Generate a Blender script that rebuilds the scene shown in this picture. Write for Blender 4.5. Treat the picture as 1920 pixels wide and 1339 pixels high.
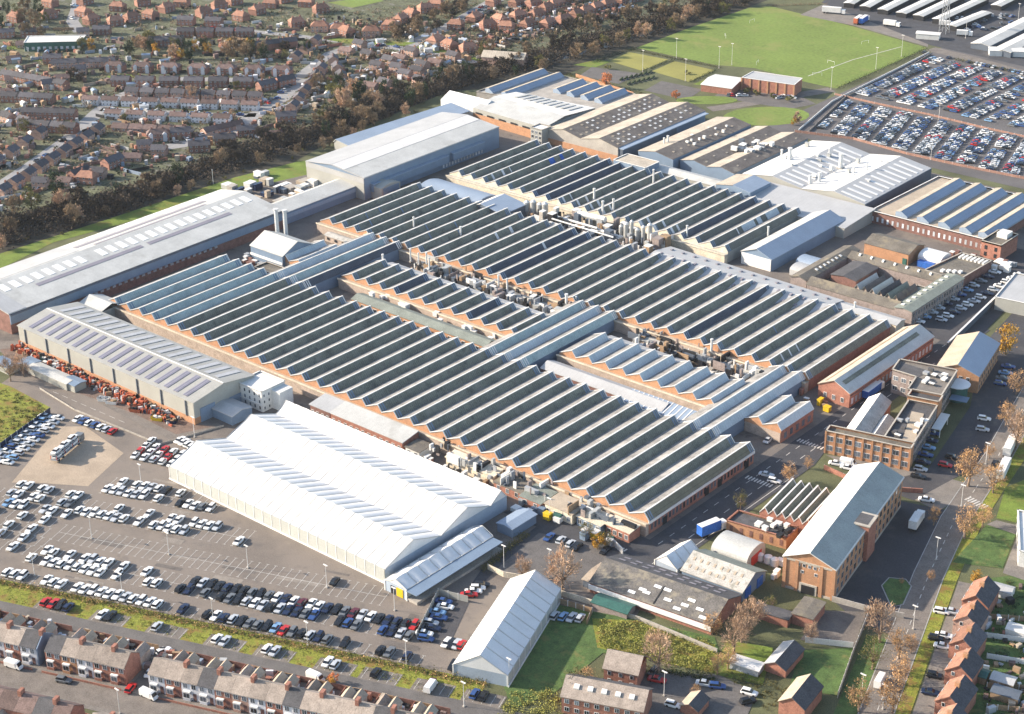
import bpy, math, random
from mathutils import Vector, Matrix
R_ = math.radians
sc = bpy.context.scene
for o in list(bpy.data.objects): bpy.data.objects.remove(o)

# ---------------------------------------------------------------- camera
CAM_H, PITCH, ROLL, YAW, FPX = 275.0, 0.448728, -0.0150216, 2.284340, 3292.71
_fw = Vector((math.cos(YAW)*math.cos(PITCH), math.sin(YAW)*math.cos(PITCH), -math.sin(PITCH)))
_r = _fw.cross(Vector((0, 0, 1))).normalized(); _u = _r.cross(_fw)
_c, _s = math.cos(ROLL), math.sin(ROLL)
RGT, UPV = _c*_r + _s*_u, -_s*_r + _c*_u
cd = bpy.data.cameras.new('camera'); cam = bpy.data.objects.new('camera', cd)
sc.collection.objects.link(cam); sc.camera = cam
cd.sensor_width = 36.0; cd.lens = FPX/1920*36; cd.clip_start = 1; cd.clip_end = 6000
cam.matrix_world = Matrix(((RGT.x, UPV.x, -_fw.x, 0), (RGT.y, UPV.y, -_fw.y, 0), (RGT.z, UPV.z, -_fw.z, CAM_H), (0, 0, 0, 1)))

# ---------------------------------------------------------------- sky, sun, exposure
SUN_AZ, SUN_EL = R_(208.0), R_(23.0)          # direction towards the sun
sd = Vector((math.cos(SUN_AZ)*math.cos(SUN_EL), math.sin(SUN_AZ)*math.cos(SUN_EL), math.sin(SUN_EL)))
w = bpy.data.worlds.new('World'); sc.world = w; w.use_nodes = True
nt = w.node_tree; bg = nt.nodes['Background']
sky = nt.nodes.new('ShaderNodeTexSky'); sky.sky_type = 'NISHITA'; sky.sun_disc = False
sky.sun_elevation = SUN_EL; sky.sun_rotation = math.atan2(sd.x, sd.y)
sky.air_density = 1.0; sky.dust_density = 1.3; sky.ozone_density = 1.0
nt.links.new(sky.outputs[0], bg.inputs[0]); bg.inputs[1].default_value = 0.14
sl = bpy.data.lights.new('sun', 'SUN'); sl.energy = 5.0; sl.angle = R_(0.6); sl.color = (1.0, 0.88, 0.73)
so = bpy.data.objects.new('sun', sl); sc.collection.objects.link(so)
so.rotation_euler = sd.to_track_quat('Z', 'Y').to_euler()
vs = sc.view_settings; vs.view_transform = 'Standard'; vs.look = 'None'; vs.gamma = 1; vs.exposure = 1.05
vs.use_curve_mapping = False

# ---------------------------------------------------------------- helpers
random.seed(7)
def g(px, py, z=0.0):
    """place on the level z that is seen at a point of the 1920 x 1339 photograph"""
    d = _fw + RGT*((px-960)/FPX) - UPV*((py-669.5)/FPX)
    t = (z-CAM_H)/d.z
    return Vector((t*d.x, t*d.y, z))
def scr(p):
    q = Vector((p[0], p[1], p[2]-CAM_H)); dz = q.dot(_fw)
    return 960+FPX*q.dot(RGT)/dz, 669.5-FPX*q.dot(UPV)/dz
LINK = sc.collection.objects.link
class B:
    def __init__(s): s.v = []; s.f = []; s.m = []
    def face(s, *p, m=0):
        n = len(s.v); s.v += [tuple(q) for q in p]; s.f.append(tuple(range(n, n+len(p)))); s.m.append(m); return s
    def hexa(s, a, b, m=0):
        """a, b: lower and upper quads"""
        s.face(*reversed(a), m=m); s.face(*b, m=m)
        for i in range(len(a)):
            j = (i+1) % len(a); s.face(a[i], a[j], b[j], b[i], m=m)
        return s
    def box(s, x0, x1, y0, y1, z0, z1, m=0):
        return s.hexa([(x0, y0, z0), (x1, y0, z0), (x1, y1, z0), (x0, y1, z0)], [(x0, y0, z1), (x1, y0, z1), (x1, y1, z1), (x0, y1, z1)], m)
    def obox(s, cx, cy, z0, z1, l, w, a=0, m=0, top=1.0):
        c, n = math.cos(a), math.sin(a)
        def q(k, z): return [(cx+c*x*k-n*y*k, cy+n*x*k+c*y*k, z) for x, y in ((-l/2, -w/2), (l/2, -w/2), (l/2, w/2), (-l/2, w/2))]
        return s.hexa(q(1, z0), q(top, z1), m)
    def prism(s, poly, z0, z1, m=0):
        return s.hexa([(x, y, z0) for x, y in poly], [(x, y, z1) for x, y in poly], m)
    def extr(s, prof, x0, x1, m=0, cap=True):
        """profile of (y, z) extruded along x"""
        n = len(prof)
        for i in range(n if cap else n-1):
            a, b = prof[i], prof[(i+1) % n]
            s.face((x0, *a), (x1, *a), (x1, *b), (x0, *b), m=m)
        if cap:
            s.face(*[(x0, *p) for p in reversed(prof)], m=m); s.face(*[(x1, *p) for p in prof], m=m)
        return s
    def tube(s, p, q, r0, r1=None, n=6, m=0):
        r1 = r0 if r1 is None else r1
        p, q = Vector(p), Vector(q); d = (q-p).normalized()
        a = d.orthogonal().normalized(); b = d.cross(a)
        A = [p+(a*math.cos(6.2832*i/n)+b*math.sin(6.2832*i/n))*r0 for i in range(n)]
        C = [q+(a*math.cos(6.2832*i/n)+b*math.sin(6.2832*i/n))*r1 for i in range(n)]
        return s.hexa(A, C, m)
    def mesh(s, name, mats):
        me = bpy.data.meshes.new(name); me.from_pydata(s.v, [], s.f)
        for k in (mats if isinstance(mats, (list, tuple)) else [mats]): me.materials.append(MAT[k])
        if any(s.m): me.polygons.foreach_set('material_index', s.m)
        me.validate(); me.update(); return me
    def obj(s, name, mats, parent=None, **k): return ob(name, s.mesh(name, mats), parent, **k)
def ob(name, me, parent=None, loc=None, rot=0, label=None, kind=None, scale=None):
    o = bpy.data.objects.new(name, me); LINK(o)
    if parent: o.parent = parent
    if loc is not None: o.location = loc if len(loc) == 3 else (loc[0], loc[1], 0)
    if rot: o.rotation_euler[2] = rot
    if scale: o.scale = (scale,)*3 if not hasattr(scale, '__len__') else scale
    if label: o['label'] = label
    if kind: o['kind'] = kind
    return o
AUTO = {}
def tag(o, label, cat, group=None):
    """label with {n} gets a left-to-right ordinal among the things that share the sentence"""
    o['category'] = cat
    if group: o['group'] = group
    if '{n}' in label: AUTO.setdefault(label, []).append(o)
    else: o['label'] = label
    return o
def thing(name, label, cat, x, y, rot=0, group=None, z=0, scale=None):
    return tag(ob(name, None, None, (x, y, z), rot, scale=scale), label, cat, group)
def tree_copy(o, parent=None):
    c = o.copy(); LINK(c); c.parent = parent
    for ch in KIDS.get(o.name, []): tree_copy(ch, c)
    return c
KIDS = {}
ONES = ['', 'first', 'second', 'third', 'fourth', 'fifth', 'sixth', 'seventh', 'eighth', 'ninth', 'tenth', 'eleventh', 'twelfth', 'thirteenth', 'fourteenth', 'fifteenth', 'sixteenth', 'seventeenth', 'eighteenth', 'nineteenth']
def ordinal(n):
    if n < 20: return ONES[n]
    t = ['', '', 'twent', 'thirt', 'fort', 'fift', 'sixt', 'sevent', 'eight', 'ninet'][n//10 % 10]
    h = '' if n < 100 else 'hundred and '
    n %= 100
    if n and n < 20: return h+ONES[n]
    return h+(t+'ieth' if n % 10 == 0 else t+'y-'+ONES[n % 10])
def finish_labels():
    for lab, os_ in AUTO.items():
        if len(os_) == 1: os_[0]['label'] = lab.replace(', {n} from the left', '').replace('{n} from the left', 'only one').replace(', {n} one', '').replace('{n} ', ''); continue
        os_.sort(key=lambda o: scr(o.matrix_basis.translation)[0])
        for i, o in enumerate(os_): o['label'] = lab.replace('{n}', ordinal(i+1))
        if len(os_[-1]['label'].split()) > 16: print('LONG', os_[-1]['label'])

# ---------------------------------------------------------------- materials
MAT = {}
def mat(name, col, rough=.75, var=.18, scale=.25, metal=0, spec=.3, fine=3.0, rnd=0.0, lines=None, dirt=None, alpha=None):
    m = bpy.data.materials.new(name); m.use_nodes = True; t = m.node_tree; bs = t.nodes['Principled BSDF']
    N, L = t.nodes.new, t.links.new
    bs.inputs['Roughness'].default_value = rough; bs.inputs['Metallic'].default_value = metal
    bs.inputs['Specular IOR Level'].default_value = spec
    geo = N('ShaderNodeNewGeometry'); c0 = None
    n1 = N('ShaderNodeTexNoise'); n1.inputs['Scale'].default_value = scale; n1.inputs['Detail'].default_value = 6; n1.inputs['Roughness'].default_value = .65
    L(geo.outputs['Position'], n1.inputs['Vector'])
    n2 = N('ShaderNodeTexNoise'); n2.inputs['Scale'].default_value = fine; n2.inputs['Detail'].default_value = 3
    L(geo.outputs['Position'], n2.inputs['Vector'])
    ad = N('ShaderNodeMath'); ad.operation = 'ADD'; L(n1.outputs['Fac'], ad.inputs[0]); L(n2.outputs['Fac'], ad.inputs[1])
    mr = N('ShaderNodeMapRange'); mr.inputs[1].default_value = .7; mr.inputs[2].default_value = 1.3
    mr.inputs[3].default_value = 1-var*1.6; mr.inputs[4].default_value = 1+var*1.6; L(ad.outputs[0], mr.inputs[0])
    fac = mr.outputs[0]
    if rnd:
        oi = N('ShaderNodeObjectInfo'); r2 = N('ShaderNodeMapRange'); r2.inputs[3].default_value = 1-rnd; r2.inputs[4].default_value = 1+rnd
        L(oi.outputs['Random'], r2.inputs[0]); mu = N('ShaderNodeMath'); mu.operation = 'MULTIPLY'; L(fac, mu.inputs[0]); L(r2.outputs[0], mu.inputs[1]); fac = mu.outputs[0]
    if lines:                                   # (object axis 0/1/2, spacing in m, strength): sheet joints, glazing bars
        tc = N('ShaderNodeTexCoord'); sx = N('ShaderNodeSeparateXYZ'); L(tc.outputs['Object'], sx.inputs[0])
        d = N('ShaderNodeMath'); d.operation = 'DIVIDE'; L(sx.outputs[lines[0]], d.inputs[0]); d.inputs[1].default_value = lines[1]
        fr = N('ShaderNodeMath'); fr.operation = 'FRACT'; L(d.outputs[0], fr.inputs[0])
        lt = N('ShaderNodeMath'); lt.operation = 'LESS_THAN'; L(fr.outputs[0], lt.inputs[0]); lt.inputs[1].default_value = lines[3] if len(lines) > 3 else .14
        ml = N('ShaderNodeMath'); ml.operation = 'MULTIPLY_ADD'; L(lt.outputs[0], ml.inputs[0]); ml.inputs[1].default_value = lines[2]; ml.inputs[2].default_value = 1
        mu = N('ShaderNodeMath'); mu.operation = 'MULTIPLY'; L(fac, mu.inputs[0]); L(ml.outputs[0], mu.inputs[1]); fac = mu.outputs[0]
    vm = N('ShaderNodeVectorMath'); vm.operation = 'SCALE'; vm.inputs[0].default_value = col[:3]; L(fac, vm.inputs['Scale'])
    out = vm.outputs[0]
    for dirt in (dirt if isinstance(dirt, list) else [dirt] if dirt else []):     # (colour, threshold, scale): patches of another colour
        n3 = N('ShaderNodeTexNoise'); n3.inputs['Scale'].default_value = dirt[2]; n3.inputs['Detail'].default_value = 5; n3.inputs['Roughness'].default_value = .7
        L(geo.outputs['Position'], n3.inputs['Vector'])
        m3 = N('ShaderNodeMapRange'); m3.inputs[1].default_value = dirt[1]-.06; m3.inputs[2].default_value = dirt[1]+.06; L(n3.outputs['Fac'], m3.inputs[0])
        mx = N('ShaderNodeMix'); mx.data_type = 'RGBA'; L(m3.outputs[0], mx.inputs[0]); L(out, mx.inputs[6]); mx.inputs[7].default_value = (*dirt[0], 1); out = mx.outputs[2]
    L(out, bs.inputs['Base Color']); MAT[name] = m; return m
for a in [
    ('ground', (.10, .105, .05), .95, .35, .05), 
    ('white', (.74, .73, .70), .6, .05), ('trim', (.70, .68, .64), .6, .10), ('dark', (.02, .02, .022), .6, .2), ('steel', (.32, .33, .34), .5, .12),
    ('concrete', (.36, .33, .29), .85, .18), ('apron', (.36, .285, .21), .9, .2, .08), ('kerb', (.33, .32, .30), .85, .12), ('stone', (.42, .38, .32), .8, .15),
    ('lane', (.125, .115, .108), .9, .2, .2), ('road', (.06, .06, .066), .9, .2, .2), ('paint', (.52, .50, .46), .8, .25, 1.0), ('paint_yellow', (.5, .36, .05), .8, .2),
    ('path', (.175, .152, .132), .9, .22), ('slab', (.19, .17, .15), .9, .18), ('street_grey', (.27, .265, .26), .9, .12), ('sand', (.40, .33, .25), .9, .15), ('redtarmac', (.165, .115, .09), .9, .3),
    ('river', (.02, .025, .03), .15, .2), ('scrub', (.045, .04, .028), .95, .5, .3), ('soil', (.20, .115, .05), .95, .4, .3),
    ('brick', (.33, .150, .105), .85, .22, .6), ('brick_dark', (.20, .105, .085), .85, .25, .6), ('brick_orange', (.42, .225, .125), .85, .15, .6), ('brick_pale', (.40, .32, .26), .85, .2, .5), ('brick_grey', (.27, .22, .20), .85, .2, .5),
    ('cream', (.60, .52, .40), .8, .2, .3), ('render', (.66, .64, .60), .8, .1), ('clad', (.34, .335, .30), .6, .06), ('clad_blue_and_shade', (.17, .23, .31), .5, .08), ('clad_dark', (.10, .12, .15), .5, .1),  # the blue cladding colour also holds the shade of walls away from the sun
    ('silver', (.40, .40, .38), .4, .12), ('pipe', (.60, .60, .58), .35, .1), ('blue_sheet', (.03, .12, .42), .5, .2, .6), ('green_sheet', (.04, .115, .095), .5, .2), ('rust', (.42, .11, .05), .8, .3, .8),
    ('redpaint', (.48, .05, .035), .5, .15), ('fence_red', (.30, .17, .13), .8, .2), ('yellow', (.62, .42, .02), .5, .15), ('wood', (.30, .20, .12), .85, .25),
    ('bark', (.10, .075, .055), .95, .3, 2.0), ('bark_sunlit', (.24, .17, .12), .95, .3, 2.0)]:  # the paler bark has sunlight put into its colour
    mat(*a)
mat('garden', (.100, .104, .058), .95, .5, .12, fine=.8, dirt=((.20, .185, .165), .62, .14)); mat('grass', (.135, .185, .03), .95, .28, .12, dirt=((.19, .175, .04), .58, .08)); mat('grass_verge', (.20, .215, .03), .95, .4, .5, dirt=((.20, .13, .035), .55, .25))
mat('pitch', (.150, .205, .042), .95, .16, .03, fine=.6, dirt=[((.20, .215, .06), .58, .035), ((.12, .17, .035), .62, .12)]); mat('lawn', (.075, .125, .035), .95, .3, .3, dirt=((.15, .15, .05), .60, .2)); mat('green_bowl', (.25, .235, .065), .95, .14, .05)
mat('tarmac', (.185, .156, .132), .9, .18, .04, dirt=[((.215, .18, .15), .55, .03), ((.135, .118, .105), .63, .10), ((.23, .20, .17), .66, .35)]); mat('tarmac_dark', (.062, .06, .065), .9, .2, .06, dirt=((.09, .085, .08), .60, .12)); mat('yard', (.15, .13, .115), .9, .22, .05, dirt=[((.20, .17, .14), .58, .06), ((.09, .08, .075), .62, .15)])
mat('roof_lit', (.25, .24, .225), .7, .3, .3, lines=(1, 6.0, -.22, .03), dirt=[((.16, .15, .14), .58, .16), ((.36, .345, .32), .62, .09)]); mat('roof_olive', (.155, .15, .10), .6, .16, .3, lines=(0, 1.2, -.25))
mat('glz', (.172, .175, .138), .6, .28, .15, spec=.15, lines=(1, .85, .35, .16), dirt=[((.23, .23, .19), .62, .10), ((.105, .108, .09), .62, .22)]); mat('glz_teal', (.31, .385, .365), .4, .2, .2, spec=.5, lines=(1, .85, .2, .16), dirt=((.40, .46, .43), .60, .15)); mat('glz_blue', (.45, .50, .51), .4, .12, .2, lines=(1, 1.2, .15, .12)); mat('glz_indigo', (.07, .08, .10), .6, .2, .2, spec=.2, lines=(1, .85, .3, .16)); mat('glz_olive', (.115, .115, .09), .45, .2, .2, lines=(1, .85, .25, .16))
mat('roof_sheet', (.48, .475, .445), .55, .12, .12, lines=(0, 2.0, -.10, .05), dirt=((.39, .38, .35), .62, .09)); mat('roof_grey', (.41, .41, .405), .55, .09, .12, lines=(0, 2.0, -.12, .06)); mat('roof_blue', (.26, .32, .40), .5, .08, .12, lines=(0, 1.5, -.12, .08)); mat('roof_white', (.68, .655, .61), .55, .10, .1, lines=(0, 3.0, -.06, .04))
mat('roof_brown', (.145, .125, .11), .85, .25, .2, dirt=((.24, .21, .17), .60, .15)); mat('roof_beige', (.43, .375, .30), .85, .22, .2, lines=(0, 1.4, -.18)); mat('roof_felt', (.14, .125, .105), .9, .28, .15, dirt=((.21, .18, .13), .58, .2)); mat('roof_moss', (.20, .22, .19), .85, .2, .2); mat('roof_asb', (.135, .125, .115), .9, .28, .35, dirt=((.25, .22, .17), .57, .25)); mat('roof_pale', (.42, .40, .36), .85, .2, .3, dirt=((.26, .25, .21), .6, .5)); mat('roof_dk', (.085, .082, .085), .85, .25, .3)
mat('membrane', (.72, .71, .69), .5, .05, .2, dirt=((.65, .635, .61), .60, .12)); mat('tent_seam', (.54, .52, .48), .6, .1); mat('roof_solar', (.33, .325, .30), .6, .12, .12, lines=(0, 2.0, -.10, .05)); mat('lot', (.115, .107, .105), .9, .2, .05); mat('patch_dark', (.135, .118, .105), .9, .25, .3); mat('patch_light', (.235, .205, .175), .9, .2, .3); mat('roof_teal_shade', (.27, .305, .295), .6, .14, .15, lines=(0, 3.0, -.12, .05)); mat('scrap_red', (.40, .10, .05), .8, .4, 1.0); mat('tentwall', (.42, .43, .40), .6, .08, .2); mat('tentwall_shade', (.34, .40, .47), .6, .08)
mat('tile_brown', (.155, .105, .092), .85, .25, .6, rnd=.3); mat('tile_dark', (.085, .08, .088), .8, .25, .6, rnd=.3); mat('tile_orange', (.30, .155, .105), .85, .25, .6, rnd=.3); mat('tile_slate', (.29, .24, .20), .8, .22, .5, rnd=.22)
mat('h_white', (.62, .62, .64), .8, .1, rnd=.15); mat('h_brick', (.27, .14, .105), .85, .2, rnd=.25); mat('h_pink', (.42, .27, .21), .85, .2, rnd=.2)
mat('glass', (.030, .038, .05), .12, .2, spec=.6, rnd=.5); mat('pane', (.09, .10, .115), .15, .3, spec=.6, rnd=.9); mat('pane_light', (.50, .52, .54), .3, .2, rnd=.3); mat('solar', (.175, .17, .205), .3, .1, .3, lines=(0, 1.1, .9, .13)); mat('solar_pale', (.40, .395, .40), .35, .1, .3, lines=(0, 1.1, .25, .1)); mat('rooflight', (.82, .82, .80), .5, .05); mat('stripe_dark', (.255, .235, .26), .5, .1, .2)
for n, c in dict(white=(.78, .77, .74), silver=(.46, .48, .50), grey=(.14, .15, .16), black=(.012, .013, .016), blue=(.03, .075, .22), navy=(.012, .022, .06), red=(.46, .022, .02), green=(.02, .075, .055), gold=(.42, .36, .15), sky_blue=(.18, .32, .50), maroon=(.10, .012, .02)).items():
    mat('car_'+n, c, .28, .03, spec=.5)
mat('tyre', (.015, .015, .016), .9, .1); mat('car_glass', (.012, .015, .02), .08, .1, spec=.7)
def leaf(name, c, v=.45, rnd=.25):
    mat(name, c, .9, v, .9, spec=.1, fine=5.0, rnd=rnd)
leaf('leaf_bare', (.27, .195, .12)); leaf('leaf_pink', (.45, .31, .21)); leaf('leaf_rust', (.45, .275, .135)); leaf('leaf_gold', (.50, .285, .05)); leaf('leaf_olive', (.145, .135, .045)); leaf('leaf_ever', (.033, .05, .022)); leaf('leaf_shaded', (.078, .060, .044)); leaf('leaf_hedge', (.115, .105, .04)); leaf('leaf_grass', (.31, .30, .085)); leaf('leaf_orange', (.55, .22, .09))  # the dim brown leaf colour holds the shade of the river bank
# ---------------------------------------------------------------- the ground and what is laid on it
def sheet(name, pts, z, m, parent=None, px=True, kind='structure'):
    P = [g(*p) for p in pts] if px else [Vector((p[0], p[1], 0)) for p in pts]
    b = B(); b.face(*[(p.x, p.y, z) for p in P]); o = b.obj(name, m, parent)
    if kind and not parent: o['kind'] = kind
    return o
def slab(name, pts, z0, z1, m, px=True):
    P = [g(*p) for p in pts] if px else [Vector((p[0], p[1], 0)) for p in pts]
    o = B().prism([(p.x, p.y) for p in P], z0, z1).obj(name, m); o['kind'] = 'structure'; return o
def ribbon(name, pts, width, z, m, px=True, off=0.0, kind='structure', parent=None):
    P = [g(*p) if px else Vector((p[0], p[1], 0)) for p in pts]; b = B(); L, Rr = [], []
    for i, p in enumerate(P):
        d = (P[min(i+1, len(P)-1)]-P[max(i-1, 0)]).normalized(); n = Vector((-d.y, d.x, 0))
        L.append(p+n*(off+width/2)); Rr.append(p+n*(off-width/2))
    for i in range(len(P)-1):
        b.face((Rr[i].x, Rr[i].y, z), (Rr[i+1].x, Rr[i+1].y, z), (L[i+1].x, L[i+1].y, z), (L[i].x, L[i].y, z))
    o = b.obj(name, m, parent)
    if kind and not parent: o['kind'] = kind
    return o
def dashes(name, pts, dash, gap, width, z, m='paint', px=True, off=0.0, parent=None):
    P = [g(*p) if px else Vector((p[0], p[1], 0)) for p in pts]; b = B()
    for i in range(len(P)-1):
        d = P[i+1]-P[i]; ln = d.length; d.normalize(); n = Vector((-d.y, d.x, 0)); s = 0
        while s+dash <= ln:
            a = P[i]+d*s+n*off; e = a+d*dash; q = n*width/2
            b.face(*[(p.x, p.y, z) for p in (a-q, e-q, e+q, a+q)]); s += dash+gap
    o = b.obj(name, m, parent)
    if not parent: o['kind'] = 'structure'
    return o
CA, CO = R_(20.3), Vector((-393.6, 230.1, 0))
CE1, CE2 = Vector((math.cos(CA), math.sin(CA), 0)), Vector((-math.sin(CA), math.cos(CA), 0))
def cp(s, t): return CO+CE1*s+CE2*t            # car park frame: s along the rows, t across them
def cpl(*st): return [tuple(cp(s, t))[:2] for s, t in st]

b = B(); b.face((-2600, -400, 0), (700, -400, 0), (700, 2600, 0), (-2600, 2600, 0)); b.obj('ground', 'ground', kind='structure')
sheet('garden_land', [(-420, 520), (0, 452), (300, 345), (620, 238), (760, 190), (930, 128), (1130, 72), (1290, 25), (1400, -40), (1420, -160), (-900, -160)], .02, 'garden')
sheet('wooded_bank', [(-60, 470), (0, 425), (200, 372), (330, 318), (480, 270), (600, 235), (760, 172), (930, 118), (1130, 62), (1290, 15), (1400, -40), (1500, -60), (1440, 0), (1330, 42), (1200, 88), (1060, 140), (930, 165), (840, 172), (620, 265), (550, 305), (440, 335), (200, 412), (0, 478), (-60, 500)], .04, 'scrub')
ribbon('river', [(-60, 455), (150, 390), (330, 338), (520, 278), (700, 220), (800, 180), (920, 140), (1110, 92), (1250, 48), (1420, -30)], 9, .06, 'river')
sheet('grass_bank', [(-40, 520), (0, 476), (200, 412), (440, 333), (560, 303), (600, 300), (575, 328), (470, 352), (300, 400), (100, 455), (0, 505)], .07, 'grass')
sheet('factory_yard', [(-585, 318), (-259, 318), (-259, 700), (-585, 700)], .06, 'yard', px=False)
sheet('factory_yard_north', [(-590, 600), (-500, 600), (-500, 702), (-590, 702)], .07, 'yard', px=False)
sheet('car_park', cpl((-75, -3), (150, -3), (150, 30), (178, 30), (178, 66), (110, 140), (-75, 140)), .03, 'tarmac', px=False)
sheet('west_lane', [(-40, 640), (60, 690), (250, 790), (330, 830), (420, 800), (360, 770), (230, 700), (60, 640)], .075, 'path')
sheet('scrap_yard', [(0, 655), (60, 650), (365, 795), (400, 800), (330, 815), (250, 775), (100, 720), (20, 690)], .08, 'redtarmac')
sheet('rough_grass', [(-60, 700), (20, 725), (95, 765), (60, 800), (0, 845), (-80, 900)], .085, 'grass_verge')
sheet('pale_concrete_apron', [(22, 905), (110, 800), (160, 800), (232, 850), (165, 912), (60, 905)], .05, 'apron')
# verge, back lane and street in front of the terraces
sheet('grass_verge', cpl((-70, -13), (150, -13), (150, -3), (-70, -3)), .05, 'grass_verge', px=False)
sheet('back_lane', cpl((-70, -18.2), (170, -18.2), (170, -12.6), (-70, -12.6)), .055, 'lane', px=False)
sheet('street', cpl((-60, -46), (150, -46), (150, -38), (-60, -38)), .055, 'path', px=False)
slab('pavement', cpl((-60, -38), (150, -38), (150, -36.4), (-60, -36.4)), 0, .13, 'slab', px=False)
slab('pavement.001', cpl((-60, -47.6), (150, -47.6), (150, -46), (-60, -46)), 0, .13, 'slab', px=False)
sheet('back_yard_land', cpl((-60, -36.4), (150, -36.4), (150, -18.2), (-60, -18.2)), .045, 'path', px=False)
sheet('side_road', cpl((62.3, -38), (67.2, -38), (67.2, -18), (62.3, -18)), .06, 'lane', px=False)
# works road between the saw-tooth sheds and the offices
sheet('works_road', [(-261, 346), (-247.2, 346), (-247.2, 432), (-250, 445), (-251, 560), (-261, 560)], .085, 'road', px=False)
sheet('works_road_bend', [(-305, 347), (-262, 347), (-248, 346), (-246, 362), (-262, 362.5), (-300, 362)], .09, 'road', px=False)
dashes('lane_line', [(-252.5, 352), (-253.5, 540)], 3, 3.2, .22, .11, px=False)
dashes('lane_line.001', [(-257.5, 362), (-257.8, 540)], 2.4, 3.4, .2, .11, px=False)
dashes('edge_line', [(-248.6, 362), (-248.6, 436)], 30, .3, .2, .11, px=False)
def zebra(name, x, y, along, across, n, w, ln, z=.115):
    b = B()
    for i in range(n):
        c = Vector((x, y, 0))+Vector(along)*(i*w*2); d, e = Vector(along)*w/2, Vector(across)*ln/2
        b.face(*[(p.x, p.y, z) for p in (c-d-e, c+d-e, c+d+e, c-d+e)])
    b.obj(name, 'paint', kind='structure')
zebra('crossing_marking', -259.5, 412, (1, 0, 0), (0, 1, 0), 9, .55, 2.2); zebra('crossing_marking.001', -260, 443, (1, 0, 0), (0, 1, 0), 9, .55, 2.2)
zebra('crossing_marking.002', -276, 352.5, (1, .06, 0), (0, 1, 0), 14, .5, 1.6)
# office forecourt, boulevard
sheet('office_car_park', [(-226, 432), (-212, 432), (-206, 470), (-222, 560), (-236, 640), (-260, 640), (-247, 545), (-228, 500), (-218, 452)], .08, 'tarmac_dark', px=False)
sheet('entrance_court', [(-232, 436), (-203, 431), (-201, 452), (-222, 450), (-248, 440)], .075, 'slab', px=False)
sheet('hall_court', [(1560, 1125), (1690, 940), (1790, 960), (1765, 1030), (1690, 1200), (1600, 1160)], .065, 'tarmac_dark')
sheet('courtyard_lot', [(-283, 541), (-250, 541), (-262, 640), (-283, 640)], .095, 'tarmac_dark', px=False)
BV = [(1630, 1372), (1645, 1333), (1693, 1206), (1741, 1079), (1790, 975), (1830, 915), (1872, 855), (1905, 795), (1960, 700), (2060, 540)]
ribbon('boulevard', BV, 8.0, .09, 'path'); dashes('boulevard_centre_line', BV, 2.2, 2.4, .2, .11)
ribbon('boulevard_verge', BV, 4.0, .085, 'grass_verge', off=-6.0); ribbon('boulevard_verge.001', BV[:3], 5.5, .085, 'lawn', off=7.2)
ribbon('service_road', BV[:4], 5.5, .08, 'slab', off=-11.2); ribbon('boulevard_kerb', BV, .3, .14, 'kerb', off=-4.2); ribbon('boulevard_kerb.001', BV, .3, .14, 'kerb', off=4.2)
zebra('crossing_marking.003', *g(1815, 935)[:2], (.97, -.25, 0), (.25, .97, 0), 7, .55, 3.0)
sheet('lawn', [(1868, 972), (1885, 915), (1990, 870), (1990, 1000), (1925, 985)], .10, 'grass'); sheet('lawn.001', [(1785, 1055), (1850, 985), (1905, 1002), (1880, 1066)], .10, 'lawn')
sheet('footway', [(1868, 976), (1925, 990), (1925, 1010), (1850, 984)], .12, 'slab'); sheet('footway.001', [(1908, 1003), (1935, 990), (1925, 1090), (1880, 1075)], .12, 'slab')
sheet('tree_island', [(1655, 1098), (1667, 1085), (1697, 1088), (1707, 1100), (1692, 1133), (1672, 1137)], .16, 'lawn')
ribbon('island_kerb', [(1653, 1099), (1667, 1084), (1698, 1087), (1709, 1100), (1693, 1135), (1671, 1139), (1653, 1099)], .35, .2, 'kerb')
# field, bowling greens, courts
sheet('playing_field', [(1193, 90), (1300, 50), (1405, 15), (1445, 12), (1600, 50), (1738, 90), (1650, 130), (1568, 166), (1515, 155), (1415, 128), (1340, 122)], .06, 'pitch')
for i, q in enumerate([[(1143, 115), (1180, 98), (1253, 112), (1203, 133)], [(1222, 134), (1265, 115), (1340, 132), (1292, 154)]]): sheet('bowling_green', q, .08, 'green_bowl')
for i, q in enumerate([[(1087, 142), (1110, 126), (1202, 138), (1160, 158)], [(1208, 170), (1240, 152), (1317, 168), (1288, 188)]]): sheet('tennis_court', q, .08, 'lane')
sheet('grass_strip', [(1075, 122), (1120, 112), (1145, 116), (1115, 127)], .07, 'grass'); sheet('grass_strip.001', [(1300, 158), (1340, 142), (1378, 150), (1345, 166)], .07, 'grass')
def lens(name, x, y, rx, ry, m='pitch', z=.09, rot=0):
    b = B(); c = g(x, y); b.face(*[(c.x+rx*math.cos(k)*math.cos(rot)-ry*math.sin(k)*math.sin(rot), c.y+rx*math.cos(k)*math.sin(rot)+ry*math.sin(k)*math.cos(rot), z) for k in [i*.3142 for i in range(20)]]); b.obj(name, m, kind='structure')
lens('grass_mound', 1325, 188, 16, 7, rot=R_(40)); lens('grass_mound.001', 1437, 218, 22, 15, rot=R_(50))
ribbon('drive', [(1330, 205), (1370, 200), (1440, 188), (1500, 178), (1560, 168)], 8, .07, 'path')
sheet('clubhouse_car_park', [(1340, 180), (1362, 165), (1500, 180), (1530, 195), (1480, 205), (1390, 190)], .075, 'lane')
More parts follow.
